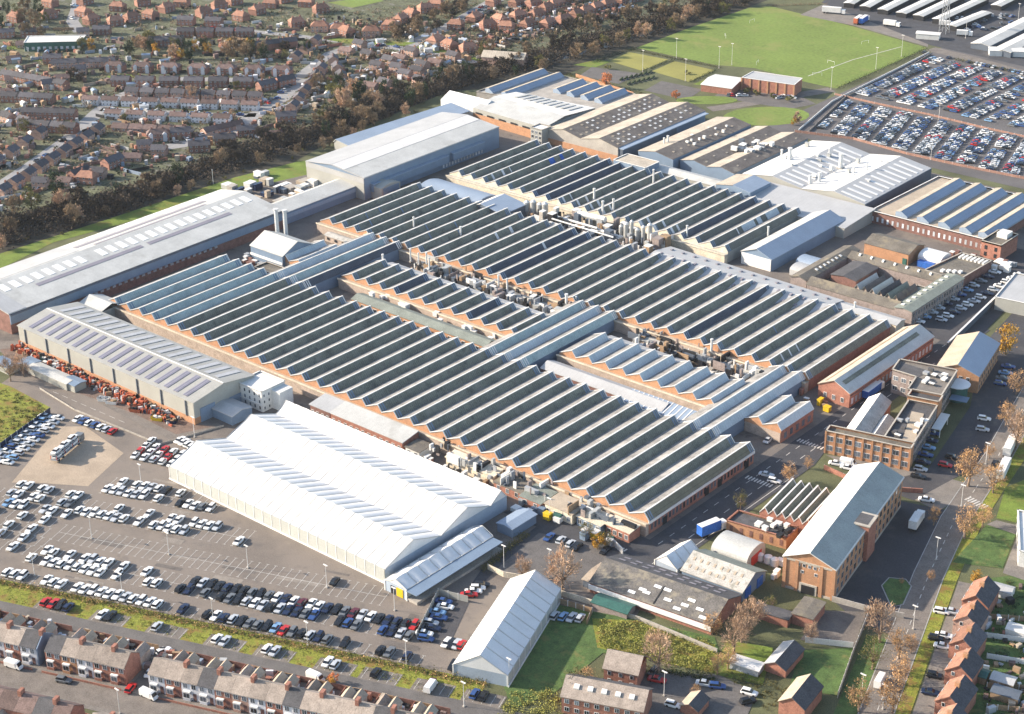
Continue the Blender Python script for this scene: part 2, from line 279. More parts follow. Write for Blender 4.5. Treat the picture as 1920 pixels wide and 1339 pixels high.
# far car park
sheet('storage_car_park', [(-446, 706), (-250, 706), (-250, 900), (-446, 900)], .06, 'lot', px=False)
sheet('lorry_yard', [(1500, 28), (1545, 8), (1640, 30), (1740, 70), (1740, 88), (1600, 48)], .07, 'slab')
sheet('far_yard', [(1540, 5), (1600, -40), (2100, -60), (2100, 130), (1920, 125), (1745, 85)], .075, 'road')
ribbon('far_road', [(1745, 92), (1800, 105), (1930, 140)], 9, .09, 'path')
# small yards near the tents
sheet('compound', [(782, 1195), (820, 1118), (880, 1130), (840, 1215)], .09, 'tarmac_dark'); sheet('small_car_park', [(915, 1075), (1010, 1000), (1180, 1040), (1110, 1100), (1010, 1095)], .1, 'lane')
sheet('tent_road', [(860, 1130), (905, 1065), (1010, 985), (1200, 1010), (1180, 1030), (1010, 1000), (940, 1060), (905, 1095)], .105, 'road')
sheet('meadow', [(945, 1290), (1050, 1135), (1180, 1160), (1340, 1195), (1360, 1260), (1230, 1235), (1130, 1225), (1040, 1300), (960, 1330)], .11, 'lawn'); sheet('bramble_ground', [(1110, 1160), (1200, 1165), (1340, 1210), (1350, 1265), (1230, 1240), (1120, 1215)], .115, 'grass_verge')
sheet('terrace_green', [(1500, 1220), (1600, 1215), (1570, 1305), (1480, 1290)], .12, 'lawn'); sheet('rear_garden', [(1360, 1200), (1450, 1215), (1430, 1285), (1340, 1265)], .12, 'grass'); sheet('flats_court', [(1190, 1262), (1345, 1265), (1420, 1300), (1400, 1345), (1170, 1345)], .115, 'lane'); sheet('brown_lot', [(1545, 1145), (1625, 1148), (1600, 1215), (1500, 1200)], .118, 'yard')
sheet('long_gardens', [(1850, 1085), (1990, 1070), (1990, 1420), (1800, 1420)], .11, 'lawn')
# residential streets
ROADS = []
def near_road(x, y, m=.5):
    p = Vector((x, y, 0))
    for P, wd in ROADS:
        for a, e in zip(P, P[1:]):
            d = e-a; k = max(0, min(1, (p-a).dot(d)/d.dot(d)))
            if (p-a-d*k).length < wd*.6+m: return True
    return False
for nm, pts, wd in [('estate_road', [(-30, 370), (60, 310), (130, 260), (190, 205), (230, 178)], 7), ('estate_road.001', [(230, 178), (330, 148), (520, 152), (560, 145), (620, 100), (660, 88)], 6), ('estate_road.002', [(660, 84), (740, 88), (800, 97), (870, 112), (930, 125)], 8), ('estate_road.003', [(560, 148), (530, 185), (480, 215), (430, 245), (340, 272), (280, 280)], 7), ('estate_road.004', [(150, -20), (143, 20), (135, 40), (150, 60)], 6), ('estate_road.005', [(760, 88), (850, 45), (930, 0), (960, -20)], 8), ('estate_road.006', [(640, 78), (560, 68), (430, 55), (330, 54)], 5), ('estate_road.007', [(190, 205), (330, 212), (430, 217), (480, 216)], 5)]:
    ribbon(nm, pts, wd*1.25, .075, 'street_grey'); ROADS.append(([g(*q) for q in pts], wd))
sheet('park_lawn', [(615, 5), (690, -5), (720, 2), (660, 15)], .08, 'pitch'); sheet('verge_grass', [(590, 70), (700, 76), (780, 80), (760, 86), (650, 82)], .09, 'grass'); sheet('verge_grass.001', [(762, 92), (800, 86), (930, 118), (950, 128), (850, 104)], .09, 'grass'); sheet('school_green', [(10, 88), (45, 85), (40, 92), (12, 94)], .09, 'pitch'); sheet('school_green.001', [(60, 110), (80, 109), (78, 115), (60, 115)], .09, 'pitch'); sheet('verge_grass.002', [(200, 143), (262, 137), (262, 144), (210, 150)], .09, 'grass')
# ---------------------------------------------------------------- building kit
class Hall:
    """pitched hall: local x runs along the ridge, y across; side -1 / +1 are the two slopes"""
    def __init__(s, name, label, cat, cx, cy, rot, L, W, eave, ridge, roof, wall, off=0.0, over=.4, plinth=None, group=None, gables=True, slope2=None, z=0, scale=None):
        s.T = thing(name, label, cat, cx, cy, rot, group, z=z); s.L, s.W, s.e, s.r, s.off, s.over = L, W, eave, ridge, off, over
        x, y = L/2, W/2; T = s.T
        b = B()
        for (a, c) in (((-x, -y), (x, -y)), ((x, y), (-x, y))): b.face((*a, 0), (*c, 0), (*c, eave), (*a, eave))
        for xx in (-x, x): b.face((xx, -y, 0), (xx, y, 0), (xx, y, eave), (xx, off, ridge if gables else eave), (xx, -y, eave))
        b.obj('wall', wall, T)
        if plinth:
            h, pm = plinth; b = B(); k = .12
            b.box(-x-k, x+k, -y-k, -y+.05, 0, h); b.box(-x-k, x+k, y-.05, y+k, 0, h); b.box(-x-k, -x+.05, -y, y, 0, h-.01); b.box(x-.05, x+k, -y, y, 0, h-.01); b.obj('brick_plinth', pm, T)
        for sd in (-1, 1):
            b = B(); ye = sd*(y+over*.6); yo = off
            ze = eave-(ridge-eave)*(over*.6)/max(.1, abs(sd*y-off))
            prof = [(ye, ze), (yo, ridge), (yo, ridge+.22), (ye, ze+.22)]
            b.extr(prof, -x-over, x+over); b.obj('roof_slope', (slope2 or roof) if sd == 1 else roof, T)
    def at(s, side, x, k, dz=.26):
        ye = side*s.W/2
        return (x, ye+(s.off-ye)*k, s.e+(s.r-s.e)*k+dz)
    def panel(s, name, side, x0, x1, k0, k1, m, dz=.27, th=.06, parent=None):
        q = [s.at(side, x0, k0, dz), s.at(side, x1, k0, dz), s.at(side, x1, k1, dz), s.at(side, x0, k1, dz)]
        return B().hexa(q, [(a[0], a[1], a[2]+th) for a in q]).obj(name, m, parent or s.T)
    def panels(s, name, side, n, xa, xb, frac, k0, k1, m, dz=.27):
        st = (xb-xa)/n; w = st*frac
        q = [s.at(side, 0, k0, dz), s.at(side, w, k0, dz), s.at(side, w, k1, dz), s.at(side, 0, k1, dz)]
        me = B().hexa(q, [(a[0], a[1], a[2]+.06) for a in q]).mesh(name, m)
        for i in range(n): ob(name, me, s.T, (xa+st*i+(st-w)/2, 0, 0))
WC = {}
def win(T, n, x0, y0, x1, y1, z, w, h, frame='white', pane='pane', name='window', t0=0.0, t1=1.0, pr=.07):
    """n windows along the wall line; the outside is on the right hand going from 0 to 1"""
    d = Vector((x1-x0, y1-y0)); a = math.atan2(d.y, d.x)
    key = (w, h, frame, pane, pr)
    if key not in WC:
        f = B().box(-w/2, w/2, -pr, .05, 0, h).mesh(name, frame)
        fw = min(.12, w*.12); p = B()
        if w > 1.0: p.box(-w/2+fw, -fw/2, -pr-.03, 0, fw, h-fw); p.box(fw/2, w/2-fw, -pr-.03, 0, fw, h-fw)
        else: p.box(-w/2+fw, w/2-fw, -pr-.03, 0, fw, h-fw)
        WC[key] = (f, p.mesh('window_pane', pane))
    f, p = WC[key]
    for i in range(n):
        k = t0+(t1-t0)*(i+.5)/n
        o = ob(name, f, T, (x0+d.x*k, y0+d.y*k, z), a); ob('window_pane', p, o)
def plain_win(T, n, x0, y0, x1, y1, z, w, h, m='glass', name='window', t0=0., t1=1., pr=.08):
    d = Vector((x1-x0, y1-y0)); a = math.atan2(d.y, d.x); key = (w, h, m, pr)
    if key not in WC: WC[key] = B().box(-w/2, w/2, -pr, .05, 0, h).mesh(name, m)
    for i in range(n):
        k = t0+(t1-t0)*(i+.5)/n; ob(name, WC[key], T, (x0+d.x*k, y0+d.y*k, z), a)
def flat(name, label, cat, pts, h, wall, roof, par=.8, cop='stone', group=None, base=0, rot=0):
    """flat-roofed block on world-space corner points (counter-clockwise), parapet with coping"""
    cx = sum(p[0] for p in pts)/len(pts); cy = sum(p[1] for p in pts)/len(pts)
    T = thing(name, label, cat, cx, cy, 0, group); P = [(p[0]-cx, p[1]-cy) for p in pts]; n = len(P)
    b = B(); c = B()
    for i in range(n):
        a, e = P[i], P[(i+1) % n]; b.face((*a, base), (*e, base), (*e, h+par), (*a, h+par)); b.face((*e, h), (*a, h), (*a, h+par), (*e, h+par))
        d = Vector((e[0]-a[0], e[1]-a[1])); ln = d.length; d.normalize()
        c.obox((a[0]+e[0])/2, (a[1]+e[1])/2, h+par, h+par+.14, ln+.4, .5, math.atan2(d.y, d.x))
    b.obj('wall', wall, T)
    if par > 0: c.obj('coping', cop, T)
    B().face(*[(x, y, h) for x, y in P]).obj('roof', roof, T)
    T['n'] = n; del T['n']
    return T, P
def sawtooth(name, label, ridges, v0, v1, eave, ridge, glz, wall='brick', pitch=7.37, gs=.755, sh=(0, 0), gable='brick_orange', bars=True, slope='roof_lit', coping='trim', rearg=True, front='brick_pale', ledge=0, ledge_top='sand'):
    """north-light shed; ridges run along v, glazing faces +u"""
    ridges = [r_+sh[0] for r_ in ridges]; v0 += sh[1]; v1 += sh[1]
    u0, u1 = ridges[0]-gs*pitch, ridges[-1]+(1-gs)*pitch
    cx, cy = (u0+u1)/2, (v0+v1)/2; T = thing(name, label, 'factory shed', cx, cy)
    a, c, h, y = -gs*pitch, (1-gs)*pitch, ridge, (v1-v0)/2
    ms = B().hexa([(a, -y-.3, eave-.15), (0.0, -y-.3, h-.15), (0.0, y+.3, h-.15), (a, y+.3, eave-.15)], [(a, -y-.3, eave+.1), (0.12, -y-.3, h+.12), (0.12, y+.3, h+.12), (a, y+.3, eave+.1)]).mesh('roof_bay', slope)
    mg = {}
    def gm(k):
        if k not in mg: mg[k] = B().hexa([(.06, -y, h), (c, -y, eave), (c, y, eave), (.06, y, h)], [(.2, -y, h+.05), (c+.14, -y, eave+.05), (c+.14, y, eave+.05), (.2, y, h+.05)]).mesh('glazing', k)
        return mg[k]
    base = eave-.9
    mgab = B().extr([(a, base), (c, base), (c, eave), (0, h-.05), (a, eave)], -.16, .16); mgab.v = [(p[1], p[0], p[2]) for p in mgab.v]; mgab = mgab.mesh('gable', gable)
    cb = B()
    for p, q in (((a, eave+.1), (.05, h+.13)), ((.1, h+.13), (c+.1, eave))):
        cb.hexa([(p[0], -.2, p[1]), (q[0], -.2, q[1]), (q[0], .2, q[1]), (p[0], .2, p[1])], [(p[0], -.2, p[1]+.1), (q[0]+.05, -.2, q[1]+.1), (q[0]+.05, .2, q[1]+.1), (p[0], .2, p[1]+.1)])
    mc = cb.mesh('gable_coping', coping)
    bb = B()
    for yy in (-y+.7, -y+1.7): bb.hexa([(.1, yy, h), (c+.05, yy, eave), (c+.05, yy+.5, eave), (.1, yy+.5, h)], [(.3, yy, h+.06), (c+.25, yy, eave+.06), (c+.25, yy+.5, eave+.06), (.3, yy+.5, h+.06)])
    mr_ = B().box(-.25, .22, -y-.25, y+.25, h+.1, h+.26).mesh('ridge_cap', 'trim')
    mb = bb.mesh('glazing_end_bar', 'clad_blue_and_shade' if not bars == 'w' else 'trim')
    for i, u in enumerate(ridges):
        o = ob('roof_bay', ms, T, (u-cx, 0, 0)); ob('glazing', gm(glz(i) if callable(glz) else glz), o); ob('ridge_cap', mr_, o)
        ob('gable', mgab, o, (0, -y, 0)); ob('gable_coping', mc, o, (0, -y-.1, 0))
        if rearg: ob('gable', mgab, o, (0, y, 0)); ob('gable_coping', mc, o, (0, y, 0))
        if bars:
            ob('glazing_end_bar', mb, o); ob('glazing_end_bar', mb, o, (0, 2*y-2.9, 0))
    xa, xb = u0-cx, u1-cx
    for x0, x1, y0, y1, m in ((xa, xa+.3, -y, y, wall), (xb-.3, xb, -y, y, wall), (xa+.3, xb-.3, -y-.14, -y+.14, front), (xa+.3, xb-.3, y-.14, y+.14, front)): B().box(x0, x1, y0, y1, 0, base if m == front and y1-y0 < 1 else eave-.1).obj('outer_wall', m, T)
    if ledge:
        B().box(xa, xb, -y-ledge, -y-.16, 0, eave-.9).obj('edge_annex', front, T); B().box(xa-.2, xb+.2, -y-ledge-.25, -y-.15, eave-.9, eave-.65).obj('annex_roof', ledge_top, T)
        B().box(xa-.2, xb+.2, -y-ledge-.3, -y-ledge, eave-.65, eave-.2).obj('parapet', 'cream', T)
    return T, cx, cy
def box_thing(name, label, cat, x, y, z, l, w, h, m, rot=0, group=None, top=None, legs=False):
    """small cabinet, tank or unit: body with a lid and a plinth"""
    T = thing(name, label, cat, x, y, rot, group, z=z)
    B().box(-l/2, l/2, -w/2, w/2, .15, h).obj('body', m, T); B().box(-l/2-.1, l/2+.1, -w/2-.1, w/2+.1, h, h+.18).obj('lid', top or m, T)
    B().box(-l/2+.2, l/2-.2, -w/2+.2, w/2-.2, 0, .15).obj('plinth', 'dark', T); return T
def stack(name, label, cat, x, y, z, h, r, m='pipe', group=None):
    T = thing(name, label, cat, x, y, 0, group, z=z)
    B().tube((0, 0, 0), (0, 0, h), r, r*.92, 10).obj('shaft', m, T); B().tube((0, 0, h-.35), (0, 0, h+.1), r*1.25, r*1.25, 10).obj('rim', m, T); B().box(-r*1.5, r*1.5, -r*1.5, r*1.5, 0, .4).obj('base', 'concrete', T); return T
# ---------------------------------------------------------------- the saw-tooth sheds
FR = [-514+7.374*i for i in range(35)]
rg = random.Random(3)
def fg(i): return 'glz_teal' if i < 5 else 'roof_olive' if i == 34 else 'glz'
T, cx, cy = sawtooth('north_light_shed', 'longest front saw-tooth shed, five teal bays at its left end, olive last bay by road', FR, 363, 419, 4.7, 7.0, fg, pitch=7.374, sh=(-1.5, 1.75), ledge=1.6)
xr = FR[-1]-1.5+.245*7.374-cx
plain_win(T, 30, xr+.02, -27.5, xr+.02, 27.5, 1.2, .9, 1.9, 'pane'); 
for k in range(4): ob('doorway', B().box(-.05, .12, -1.1, 1.1, 0, 2.6).mesh('doorway', 'dark'), T, (xr, (-20, 2, 9, 24)[k], 0))
B().box(xr, xr+.25, -28.3, 28.3, 3.6, 4.55).obj('fascia', 'trim', T)

X = 0
for nm, lab, idx in (('first', 'three linked roof ridges bridging the alleys left of centre, blue and green glazed', (4, 5, 6)), ('second', 'three linked roof ridges bridging the alleys at the centre, pale blue glazed', (19, 20, 21)), ('third', 'two pale blue linked roof ridges bridging the alleys near the works road', (31, 32))):
    sawtooth('link_roof', lab, [FR[i] for i in idx], 419.6, 472.8, 4.7, 7.0, (lambda i, n=nm: ['glz_blue', 'glz_teal', 'glz_indigo'][i] if n == 'first' else ['glz_teal', 'glz_blue', 'glz_teal'][i] if n == 'second' else 'glz_blue'), pitch=7.374, bars='w', wall='clad_blue_and_shade', gable='clad_blue_and_shade', front='clad_blue_and_shade', sh=(-1.5, 1.9))
sawtooth('north_light_shed', 'row of twelve short dark saw-tooth bays between the two alleys', [-460.2+7.47*i for i in range(12)], 436.5, 455, 4.7, 7.0, lambda i: 'glz_indigo' if i % 5 == 3 else 'glz', pitch=7.47, sh=(-1.7, 2.0), ledge=2.2)
sawtooth('north_light_shed', 'row of short pale blue saw-tooth bays between second and third link roofs', [-349.5+7.43*i for i in range(9)], 436.2, 455.2, 4.7, 7.0, 'glz_blue', pitch=7.43, bars=False, sh=(-1.7, 2.0), ledge=1.6)
T, cx, cy = sawtooth('north_light_shed', 'two pale blue saw-tooth bays with brick front standing by the works road', [-270.8, -263.6], 435.6, 455.2, 4.6, 6.9, 'glz_blue', pitch=7.2, bars=False, sh=(-1.6, 1.9))
plain_win(T, 5, 7.2, -9, 7.2, 9, 1.0, 1.6, 2.2, 'pane'); win(T, 6, -8.5, -9.8, 4.4, -9.8, 1.3, 1.3, 1.8)
sawtooth('north_light_shed', 'two wide pale blue saw-tooth bays beside the gabled boiler house', [-495.5, -488], 434, 455, 4.5, 6.4, 'glz_blue', pitch=7.4, bars=False, sh=(-1.7, 2.0))
BR = [-510.3+7.3125*i for i in range(33)]
T2s, bx, by = sawtooth('north_light_shed', 'second long saw-tooth shed behind the alleys, all bays dark glazed', BR, 473, 528.7, 4.7, 7.0, lambda i: 'glz_indigo' if i in (12, 13, 25) else 'glz', pitch=7.3125, sh=(-1.85, 2.1), ledge=2.4)
F3 = [-507+7.22*i for i in range(21)]
T3s, fx, fy = sawtooth('north_light_shed', 'rear saw-tooth shed farthest from the camera, last bays brownish and pale blue', F3, 550.7, 606, 4.7, 7.0, lambda i: {17: 'glz_indigo', 18: 'glz_olive', 19: 'glz_olive', 20: 'glz_olive', 6: 'glz_indigo', 7: 'glz_indigo'}.get(i, 'glz'), pitch=7.22, sh=(-2.1, 2.5), gable='cream', wall='clad', front='cream', ledge=2.4, ledge_top='roof_pale')
# pale replacement strips on the glazing
def strips(T, ox, oy, R, items, pitch, v0, sx_):
    for i, v, w, m in items:
        c = .245*pitch; q = [(.2, -w/2, 7.06), (c+.14, -w/2, 4.76), (c+.14, w/2, 4.76), (.2, w/2, 7.06)]
        B().hexa(q, [(a[0]+.12, a[1], a[2]+.05) for a in q]).obj('replaced_pane', m, T, loc=(R[i]-ox+sx_, v-oy, 0))
strips(T2s, bx, by, BR, [(1, 489, .6, 'clad_blue_and_shade'), (1, 497, .7, 'clad_blue_and_shade'), (2, 484, .6, 'clad_blue_and_shade'), (2, 503, .6, 'clad_blue_and_shade'), (5, 495, .6, 'clad_blue_and_shade'), (6, 489, .7, 'clad_blue_and_shade'), (6, 505, .7, 'clad_blue_and_shade'), (7, 499, .7, 'clad_blue_and_shade'), (9, 506, 1.3, 'trim'), (9, 515, 1.6, 'trim'), (12, 510, 1.2, 'trim'), (30, 482, .6, 'trim'), (30, 487, .6, 'trim'), (30, 492, .6, 'trim'), (28, 500, .5, 'clad_blue_and_shade')], 7.31, 473, -1.85)
strips(T3s, fx, fy, F3, [(2, 559, 1.2, 'trim'), (2, 566, 1.3, 'trim'), (2, 571, .5, 'trim'), (8, 556, 1, 'trim'), (8, 561, .6, 'trim'), (9, 557, 1.1, 'trim'), (9, 563, 1.2, 'trim'), (10, 557, 1.2, 'trim'), (10, 562, 1.3, 'trim'), (11, 556, 1.2, 'trim'), (11, 561, 1, 'trim'), (14, 554, 1.3, 'trim'), (14, 559, 1.3, 'trim'), (15, 554, 1.2, 'trim'), (15, 560, 1.3, 'trim'), (16, 556, 1.3, 'trim'), (16, 560, 1.2, 'trim'), (19, 572, .6, 'trim'), (19, 580, 9, 'glz_blue'), (19, 588, 3, 'glz_blue'), (19, 598, 9, 'glz_blue'), (3, 592, 3.5, 'blue_sheet'), (3, 599, 2, 'blue_sheet')], 7.22, 550.7, -2.1)
# pitched end hall of the second shed
H = Hall('end_hall', 'brick end hall with pale pitched roof and one long dark rooflight by road', 'hall', -265.2, 502, R_(90), 58, 12.2, 5.6, 8.6, 'roof_sheet', 'brick', slope2='roof_beige')
H.panel('rooflight', -1, -27, 24, .48, .72, 'glz', dz=.28); H.panel('gutter_line', 1, -28, 28, .30, .40, 'wood', dz=.28)
plain_win(H.T, 22, -28.5, -6.15, 28.5, -6.15, 1.0, 1.3, 2.2, 'pane_light'); B().box(-29, 29, -6.35, -6.1, 4.3, 4.7).obj('string_course', 'brick_dark', H.T)
win(H.T, 3, -29.05, 5, -29.05, -5, 1.4, 1.2, 1.8)
H = Hall('end_hall', 'blue-grey pitched end hall closing the rear saw-tooth shed', 'hall', -351.4, 584, R_(90), 55, 14.6, 5.2, 8.0, 'roof_blue', 'clad_blue_and_shade', slope2='roof_sheet')
B().box(-27.8, -27.4, -7, 7, 0, 5).obj('end_cladding', 'trim', H.T)
# ---------------------------------------------------------------- west hall, solar hall, white hall
H = Hall('west_hall', 'long pale metal hall with white rooflight rows beside the grass bank', 'hall', -552, 398, R_(90), 138, 40, 8.3, 11.2, 'roof_sheet', 'brick_dark', off=4)
for i in range(25):
    x = -60+5.1*i
    if i != 8: H.panel('rooflight', -1, x, x+2.9, .62, .86, 'rooflight')
for i in range(17): x = -14+4.9*i; H.panel('rooflight', 1, x, x+2.7, .06, .36, 'rooflight')
for s_, a, e, k0, k1 in ((-1, -48, 3, .44, .53), (-1, 6, 50, .44, .53), (1, -16, 52, .50, .66), (1, -10, 48, .86, .96)): H.panel('dark_roof_strip', s_, a, e, k0, k1, 'stripe_dark', dz=.275)
H.panel('roof_patch', 1, -69, -18, .0, .94, 'roof_grey', dz=.255); H.panel('end_roof', -1, -69.3, -61.5, 0, .98, 'roof_grey', dz=.262)
B().box(-69, 69, -20.5, -20.02, 4.2, 8.0).obj('upper_cladding', 'clad_blue_and_shade', H.T); B().box(-69, 69, -20.8, -20.5, 7.6, 8.1).obj('gutter', 'clad_dark', H.T)
for i in range(22): ob('wall_vent', B().box(-.7, .7, -.4, 0, 0, .8).mesh('wall_vent', 'steel'), H.T, (-30+2.9*i, -20.1, 3.2))
H = Hall('solar_hall', 'grey warehouse with solar panels on both roof slopes and a brick base', 'warehouse', -471.7, 338.5, 0, 98.5, 27, 8.2, 10.4, 'roof_solar', 'clad', plinth=(2.4, 'brick_orange'))
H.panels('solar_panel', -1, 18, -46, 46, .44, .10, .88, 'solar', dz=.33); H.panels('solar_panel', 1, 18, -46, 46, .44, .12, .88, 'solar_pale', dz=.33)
H.panel('ridge_cap', -1, -49.4, 49.4, .97, 1.0, 'trim', dz=.3)
dp = B().box(-.18, .18, -.35, 0, 2.4, 8).mesh('downpipe', 'clad_dark')
for i in range(8): ob('downpipe', dp, H.T, (-45+12.9*i, -13.55, 0))
B().box(49.2, 49.5, -11, -4.5, 0, 5.2).obj('loading_door', 'clad_blue_and_shade', H.T); B().box(49.2, 49.45, 2, 11, 0, 4.2).obj('loading_door', 'clad_blue_and_shade', H.T)
T, P = flat('office_block', 'white three-storey block beside the solar warehouse corner', 'office', [(-423.8, 345.5), (-411.5, 345.5), (-411.5, 356.2), (-423.8, 356.2)], 7.6, 'render', 'roof_white', .3, 'trim')
for z in (.9, 3.2, 5.5): plain_win(T, 5, *P[0], *P[1], z, .6, 1.1, 'pane'); plain_win(T, 5, *P[1], *P[2], z, .5, .9, 'pane')
B().prism([(6.15, -1), (10.4, -1), (10.4, 5), (6.15, 5)], 0, 7.0).obj('stair_tower', 'render', T); B().box(-6.2, 6.2, -5.6, -5.36, 2.5, 2.9).obj('band', 'trim', T)
Hall('canopy', 'low grey pitched canopy linking solar warehouse to the white tent', 'canopy', -417.5, 337, 0, 10.5, 9, 3.4, 4.4, 'roof_grey', 'clad_blue_and_shade')
Hall('gatehouse_roof', 'small grey hipped porch roof at the left corner of the saw-tooth shed', 'porch', -520.5, 362, 0, 13, 11, 4.5, 6.3, 'roof_sheet', 'clad', gables=False)
H = Hall('white_hall', 'tall pale hall with one broad white roof stripe behind the sheds', 'hall', -547.5, 558.5, R_(90), 91, 37, 10.2, 12.2, 'roof_grey', 'clad_blue_and_shade', off=2)  # wall blue is the shade of its sunless side, put into the colour
H.panel('roof_stripe', -1, -45.5, 45.5, .60, .97, 'roof_white'); H.panel('roof_side', -1, -45.6, 45.6, 0, .58, 'roof_sheet')
B().box(-45.8, -45.5, -18.4, 18.4, 0, 10).obj('end_cladding', 'clad', H.T); B().box(-45.9, -45.6, -18.5, 18.5, 7.8, 10.2).obj('end_fascia', 'roof_grey', H.T)
for a, e in ((-42, 8), (11, 33)): B().box(a, e, -20.4, -18.6, 3.2, 6.6).obj('side_bay', 'clad_blue_and_shade', H.T); B().box(a, e, -20.7, -18.5, 6.6, 6.8).obj('side_bay_roof', 'roof_blue', H.T)
plain_win(H.T, 14, 5, -18.55, 34, -18.55, .8, 1.0, 1.6, 'pane_light')
b = B(); 
prof = [(-6, 0), (-6, 5.6)]+[(-6+12*k/8, 5.6+1.3*math.sin(math.pi*k/8)) for k in range(1, 8)]+[(6, 5.6), (6, 0)]
T = thing('barrel_annex', 'pale annex with curved roof against the white hall', 'annex', -529.5, 523, 0); B().extr(prof, -7, 7).obj('shell', 'clad', T); B().box(6.9, 7.15, -5, 5, 0, 5.4).obj('end_wall', 'clad_blue_and_shade', T)
H = Hall('link_building', 'narrow pale roofed link building between west hall and white hall', 'link building', -541, 491, R_(90), 44, 13, 5.4, 6.6, 'roof_sheet', 'clad_blue_and_shade', off=3)
B().box(-22, 22, -6.9, -6.6, 3.0, 4.6).obj('window_band', 'roof_blue', H.T)
Hall('lean_roof', 'long low blue-grey roof with white edge behind the white hall', 'shed', -577, 588, R_(86.5), 76, 15, 5.2, 6.6, 'roof_blue', 'clad', off=6, slope2='roof_white')
T = thing('tent_hall', 'white ribbed membrane hall at the rear left corner of the works', 'hall', -576, 636, 0)
for i in range(6): B().extr([(-7, 6.0), (0, 9.2), (7, 6.0), (7, 0), (-7, 0)], -14+4.7*i+.1, -9.4+4.7*i).obj('membrane_bay', 'membrane', T)
T, P = flat('grey_hall', 'pale grey flat-pitched hall with orange brick base and slot windows', 'hall', [(-566, 627), (-517.5, 624), (-517.5, 664), (-566, 660)], 7.0, 'clad', 'roof_sheet', .0)
B().face((P[0][0], P[0][1], 7), (P[1][0], P[1][1], 7), (P[1][0], P[1][1]+16, 9), (P[0][0], P[0][1]+16, 9)).obj('roof_slope', 'roof_sheet', T); B().face((P[0][0], P[0][1]+16, 9), (P[1][0], P[1][1]+16, 9), (P[2][0], P[2][1], 7.1), (P[3][0], P[3][1], 7.1)).obj('roof_slope', 'roof_white', T)
B().prism([(P[0][0]-.1, P[0][1]-.3), (P[1][0], P[1][1]-.3), (P[1][0], P[1][1]+.1), (P[0][0]-.1, P[0][1]+.1)], 0, 4.3).obj('brick_base', 'brick_orange', T)
plain_win(T, 6, P[0][0], P[0][1]-.35, P[1][0], P[1][1]-.35, 4.4, 4.2, .9, 'dark')
for i in range(9): B().hexa([(P[0][0]+8+4.2*i, P[0][1]+22, 8.62), (P[0][0]+10+4.2*i, P[0][1]+22, 8.62), (P[0][0]+10+4.2*i, P[0][1]+33, 7.6), (P[0][0]+8+4.2*i, P[0][1]+33, 7.6)], [(P[0][0]+8+4.2*i, P[0][1]+22, 8.75), (P[0][0]+10+4.2*i, P[0][1]+22, 8.75), (P[0][0]+10+4.2*i, P[0][1]+33, 7.75), (P[0][0]+8+4.2*i, P[0][1]+33, 7.75)]).obj('rooflight', 'roof_sheet', T)
def monitors(T, ox, oy, us, v0, v1, w, z, h, roof='roof_blue', side='concrete', top='roof_beige'):
    y = (v1-v0)/2; me = B().extr([(-w/2, 0), (-w/2, h*.75), (-w*.05, h), (w/2, h*.28), (w/2, 0)], -y, y); me.v = [(p[1], p[0], p[2]) for p in me.v]; me = me.mesh('roof_monitor', roof)
    mt = B().hexa([(-w/2-.2, -y, h*.75), (-w*.05, -y, h), (-w*.05, y, h), (-w/2-.2, y, h*.75)], [(-w/2-.2, -y, h*.75+.15), (-w*.05, -y, h+.15), (-w*.05, y, h+.15), (-w/2-.2, y, h*.75+.15)]).mesh('monitor_roof', top)
    for u in us: o = ob('roof_monitor', me, T, (u-ox, (v0+v1)/2-oy, z)); ob('monitor_roof', mt, o)
T, P = flat('monitor_shed', 'flat-roofed shed with long blue roof monitors beyond the grey hall', 'shed', [(-586, 652), (-519, 665), (-519, 699), (-586, 702)], 5, 'concrete', 'concrete', .4)
monitors(T, -552.5, 679.5, [-580, -569], 655, 700, 5, 5, 2.6); monitors(T, -552.5, 679.5, [-552, -543, -534, -525], 676, 698, 5, 5, 2.6)
T, P = flat('monitor_shed', 'pale shed with five long blue roof monitors near the brick corner tower', 'shed', [(-341, 628), (-288, 628), (-288, 684), (-339, 684)], 5, 'brick_dark', 'sand', .5, 'trim')
monitors(T, -314, 656, [-327.5, -317.5, -307.6, -298, -289.5], 630, 682, 5.6, 5, 2.6)
plain_win(T, 22, *P[0], *P[1], 1.2, .9, 2.0, 'pane_light')
